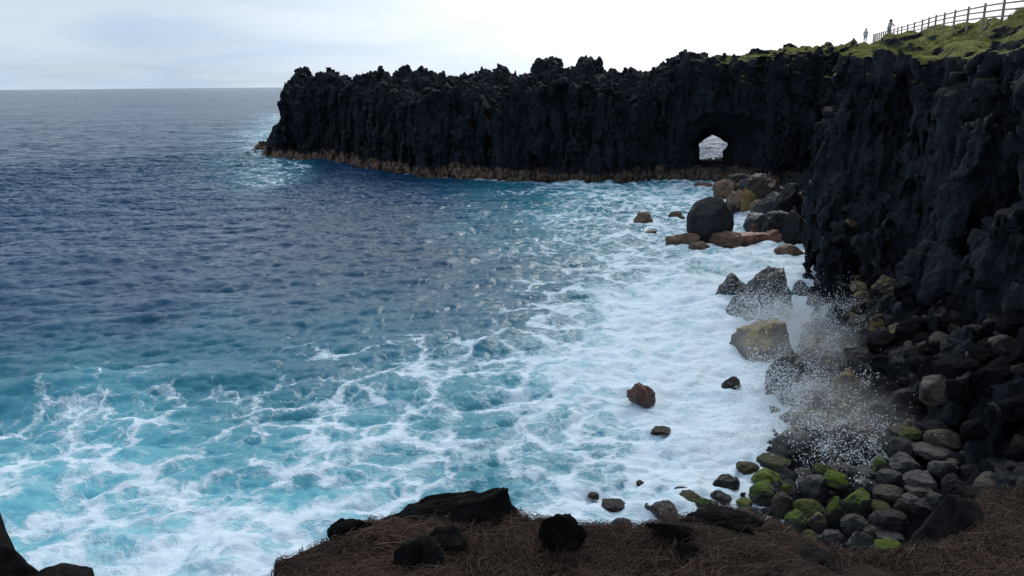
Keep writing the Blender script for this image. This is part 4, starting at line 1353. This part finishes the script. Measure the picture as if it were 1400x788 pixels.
T = NT('cliff_top_grass')
pos = T.n('ShaderNodeNewGeometry').outputs['Position']
M_GRASS = T.done(T.mix(T.noise(pos, .5, 4), (.07, .105, .018), (.20, .19, .045)), .8, spec=.2)
blades('grass', 60000, top_sampler, .08, .26, .012, M_GRASS, 'yellow green grass growing on the cliff top slope', 9)

# ------------------------------------------------------------------ foreground ledge
ZL = 9.2
edge_px = [(-260, 700), (-120, 750), (-20, 800), (20, 812), (60, 822), (125, 835), (200, 880), (300, 845), (345, 812), (380, 789), (455, 742), (490, 727), (600, 702), (690, 700), (730, 718), (800, 728), (870, 738), (930, 725), (1000, 709), (1050, 720), (1100, 744), (1160, 767), (1240, 774), (1300, 745), (1335, 700), (1400, 662), (1520, 630), (1700, 600)]
edge_xy = [at_z(px, py, ZL)[:2] for px, py in edge_px]
ledge_poly = edge_xy + [(12, 7.0), (12, -4), (-9, -4), (-9, 3)]
RL = .026
gx = np.arange(-7, 9, RL); gy = np.arange(-1.0, 8.2, RL)
XL, YL = np.meshgrid(gx, gy, indexing='ij')
sdL, _ = poly_sd(XL, YL, ledge_poly)
pl = np.stack([XL.ravel(), YL.ravel(), XL.ravel() * 0], 1)
lumps = (fbm(pl * 1.3, 4, 120) * .14 + fbm(pl * 4.5, 3, 121) * .035).reshape(XL.shape)
edge_n = (fbm(pl * 2.2, 5, 122, gain=.6) * .18).reshape(XL.shape)
s2 = sdL + edge_n
rise = np.clip((4.0 - YL) / 4.0, 0, 1.2) * 1.15
ZLd = ZL + lumps * smooth(-.1, .35, s2) + rise + .06 * smooth(0, .5, s2) + .06
drop = np.maximum(-s2, 0)
steep = (fbm(pl * 3.1, 4, 123)).reshape(XL.shape)
ZLd = ZLd - np.minimum(drop * (7.0 + 3 * steep), 5.5) - np.minimum(drop, .3) * steep * .6
idx = np.arange(XL.size, dtype=np.int32).reshape(XL.shape)
F = np.stack([idx[:-1, :-1], idx[1:, :-1], idx[1:, 1:], idx[:-1, 1:]], -1).reshape(-1, 4)
keep = (s2 > -1.0)
kf = keep.ravel()[F].all(1)
Vl = np.stack([XL.ravel(), YL.ravel(), ZLd.ravel()], 1)
F = F[kf]
used = np.unique(F); remap = np.full(len(Vl), -1, np.int32); remap[used] = np.arange(len(used))
T = NT('ledge_earth')
g = T.n('ShaderNodeNewGeometry'); pos = g.outputs['Position']
sn = T.n('ShaderNodeSeparateXYZ'); T.t.links.new(g.outputs['Normal'], sn.inputs[0])
n1 = T.noise(pos, 5, 6, .65); n2 = T.noise(pos, 40, 4, .7)
soil = T.mix(n1, (.008, .005, .004), (.034, .020, .014))
rockc = T.mix(n1, (.012, .011, .011), (.04, .036, .034))
c = T.mix(T.step(sn.outputs[2], .6, .88), rockc, soil)
M_LEDGE = T.done(c, .9, T.math('ADD', n1, T.math('MULTIPLY', n2, .4)), .9, .05, spec=.15)
o = link('ledge_ground', mesh_from('ledge_ground', Vl[used], remap[F]), M_LEDGE)
tag(o, 'brown earthy ledge above the sea strewn with dry needles', 'ground', kind='structure')


def ledge_h(x, y):
    i = np.clip(((x - gx[0]) / RL), 0, XL.shape[0] - 2); j = np.clip(((y - gy[0]) / RL), 0, XL.shape[1] - 2)
    a, b = i.astype(int), j.astype(int); fi, fj = i - a, j - b
    Z = ZLd
    return (Z[a, b] * (1 - fi) + Z[a + 1, b] * fi) * (1 - fj) + (Z[a, b + 1] * (1 - fi) + Z[a + 1, b + 1] * fi) * fj


# rocks sticking out of the ledge
LEDGE_ROCKS = []
def ledge_rock(px, py, wpx, hpx, label, kind, seed, z=ZL + .05, depth=.8, sink=.5, rz=0, tilt=(0, 0)):
    n0 = len(ROCKS)
    o = place_rock(px, py, wpx, hpx, label, M_LROCK, kind, z, seed=seed, name='rock', sub=5, deep=depth, sink=sink, rz=rz, tilt=tilt, back=.05)
    LEDGE_ROCKS.append(ROCKS.pop())
    return o


M_LROCK = rock_material('ledge_basalt', (.007, .007, .008), (.032, .030, .030), rough=.9, scale=1.4, wet=.06)
ledge_rock(604, 716, 212, 80, 'sharp black rock rising like a wedge over the sea at the tip of the ledge', 'wedge', 41, depth=.4, rz=-.12)
ledge_rock(478, 740, 84, 40, 'low black rock along the ledge rim at the thin end of the wedge shaped one', 'slab', 43, depth=.5, tilt=(0, -.16))
ledge_rock(766, 750, 72, 72, 'black angular rock standing in the needles at the ledge rim', 'angular', 45, depth=.8)
ledge_rock(572, 784, 76, 62, 'black rock half buried in the needles in the middle of the ledge', 'round', 47, z=ZL + .1, depth=.8)
ledge_rock(616, 752, 70, 44, 'dark rock sunk in the needles behind the half buried one', 'round', 48, z=ZL + .1, depth=.8)
ledge_rock(990, 724, 120, 40, 'flat black rock on the ledge rim in front of the boulder beach', 'slab', 49, depth=.5)
ledge_rock(912, 742, 84, 48, 'dark low rock on the rim of the ledge left of the flat black one', 'slab', 50, depth=.6)
ledge_rock(948, 790, 70, 80, 'dark lump of rock in the gap of the needle mat', 'angular', 52, z=ZL - .05, depth=.8)
ledge_rock(1292, 768, 110, 124, 'black overhanging rock between the ledge and the boulder beach', 'round', 53, z=ZL - .3, depth=1.0)
ledge_rock(1345, 700, 90, 50, 'black rock shoulder beside the overhanging rock', 'round', 54, z=ZL - .1, depth=1.0)
ledge_rock(1110, 796, 110, 70, 'black rock at the bottom of the needle mat', 'round', 55, z=ZL, depth=.9)
# the dark outcrop at the other end
ledge_rock(-62, 815, 170, 330, 'tall black rock spike at the edge of the view over the foam', 'round', 61, z=ZL - .1, depth=.8)
ledge_rock(66, 828, 140, 76, 'low black rock at the foot of the tall spike over the foam', 'round', 63, z=ZL - .1, depth=.8)
ledge_rock(-5, 818, 110, 96, 'black rock between the tall spike and the low rock', 'round', 65, z=ZL - .1, depth=.8)

# dry needles
rng = np.random.default_rng(77)
N = 60000
nx = rng.uniform(-3.2, 5.6, N * 2); ny = rng.uniform(3.0, 6.6, N * 2)
s = np.array(s2)[np.clip(((nx - gx[0]) / RL).astype(int), 0, XL.shape[0] - 1), np.clip(((ny - gy[0]) / RL).astype(int), 0, XL.shape[1] - 1)]
den = fbm(np.stack([nx * 1.6, ny * 1.6, nx * 0], 1), 3, 130)
m = (s > -.22) & (den > np.where(nx > 2.4, -.9, -.32) + rng.uniform(-.2, .2, N * 2)) & ((nx > -1.9))
for (rx, ry, rr_) in LEDGE_ROCKS:
    m &= (np.hypot(nx - rx, ny - ry) > rr_ * rng.uniform(.35, .8, N * 2))
nx, ny = nx[m][:N], ny[m][:N]
n = len(nx)
flow = fbm(np.stack([nx * .8, ny * .8, nx * 0 + 3], 1), 2, 131) * 3.5
a0 = flow + rng.normal(0, .9, n)
L = rng.uniform(.07, .26, n)
curl = rng.normal(0, 1.0, n)
K = 6
pts = np.zeros((n, K, 3)); cx, cy, aa = nx.copy(), ny.copy(), a0.copy()
lift = rng.uniform(.0, .03, n) + .004; bow = rng.uniform(0, .045, n) * (rng.random(n) < .5)
for k in range(K):
    t = k / (K - 1)
    pts[:, k, 0], pts[:, k, 1] = cx, cy
    hh = ledge_h(cx, cy)
    prev = pts[:, k - 1, 2] if k else hh + lift
    pts[:, k, 2] = np.maximum(np.minimum(hh, hh) + lift + bow * math.sin(PI * t), prev - L / K * .8)
    cx = cx + np.cos(aa) * L / K; cy = cy + np.sin(aa) * L / K
    aa = aa + curl / K
wd = rng.uniform(.0011, .0026, n)
tan = np.gradient(pts, axis=1); tan /= np.linalg.norm(tan, axis=2, keepdims=True) + 1e-9
side = np.cross(tan, (0, 0, 1.0)); side /= np.linalg.norm(side, axis=2, keepdims=True) + 1e-9
up = np.cross(side, tan)
ring = [side, -side * .5 + up * .87, -side * .5 - up * .87]
taper = np.linspace(1, .5, K)[None, :, None]
Vn = np.stack([pts + r_ * wd[:, None, None] * taper for r_ in ring], 2)          # n,K,3,3
base = (np.arange(n) * K * 3)[:, None, None]
kk = np.arange(K - 1)[None, :, None] * 3
jj = np.arange(3)[None, None, :]
j2 = (jj + 1) % 3
Fq = np.stack([base + kk + jj, base + kk + j2, base + kk + 3 + j2, base + kk + 3 + jj], -1).reshape(-1, 4)
me = mesh_from('needle_litter', Vn.reshape(-1, 3), Fq)
tone = np.repeat(np.clip(rng.beta(2, 3, n) + .25 * fbm(np.stack([nx * 2, ny * 2, nx * 0], 1), 2, 5), 0, 1), K * 3)
at = me.attributes.new('tone', 'FLOAT', 'POINT'); at.data.foreach_set('value', tone.astype(np.float32))
T = NT('dry_needles')
tn = T.n('ShaderNodeAttribute', attribute_name='tone').outputs['Fac']
c = T.mix(T.step(tn, 0, .5), (.018, .010, .008), (.060, .034, .025))
c = T.mix(T.step(tn, .5, 1), c, (.17, .11, .075))
M_NEED = T.done(c, .75, spec=.2)
o = link('needle_litter', me, M_NEED)
tag(o, 'mat of dry reddish brown needles over the ledge', 'needles', kind='stuff')
print('tris', sum(len(o.data.polygons) for o in scene.objects if o.type == 'MESH'))
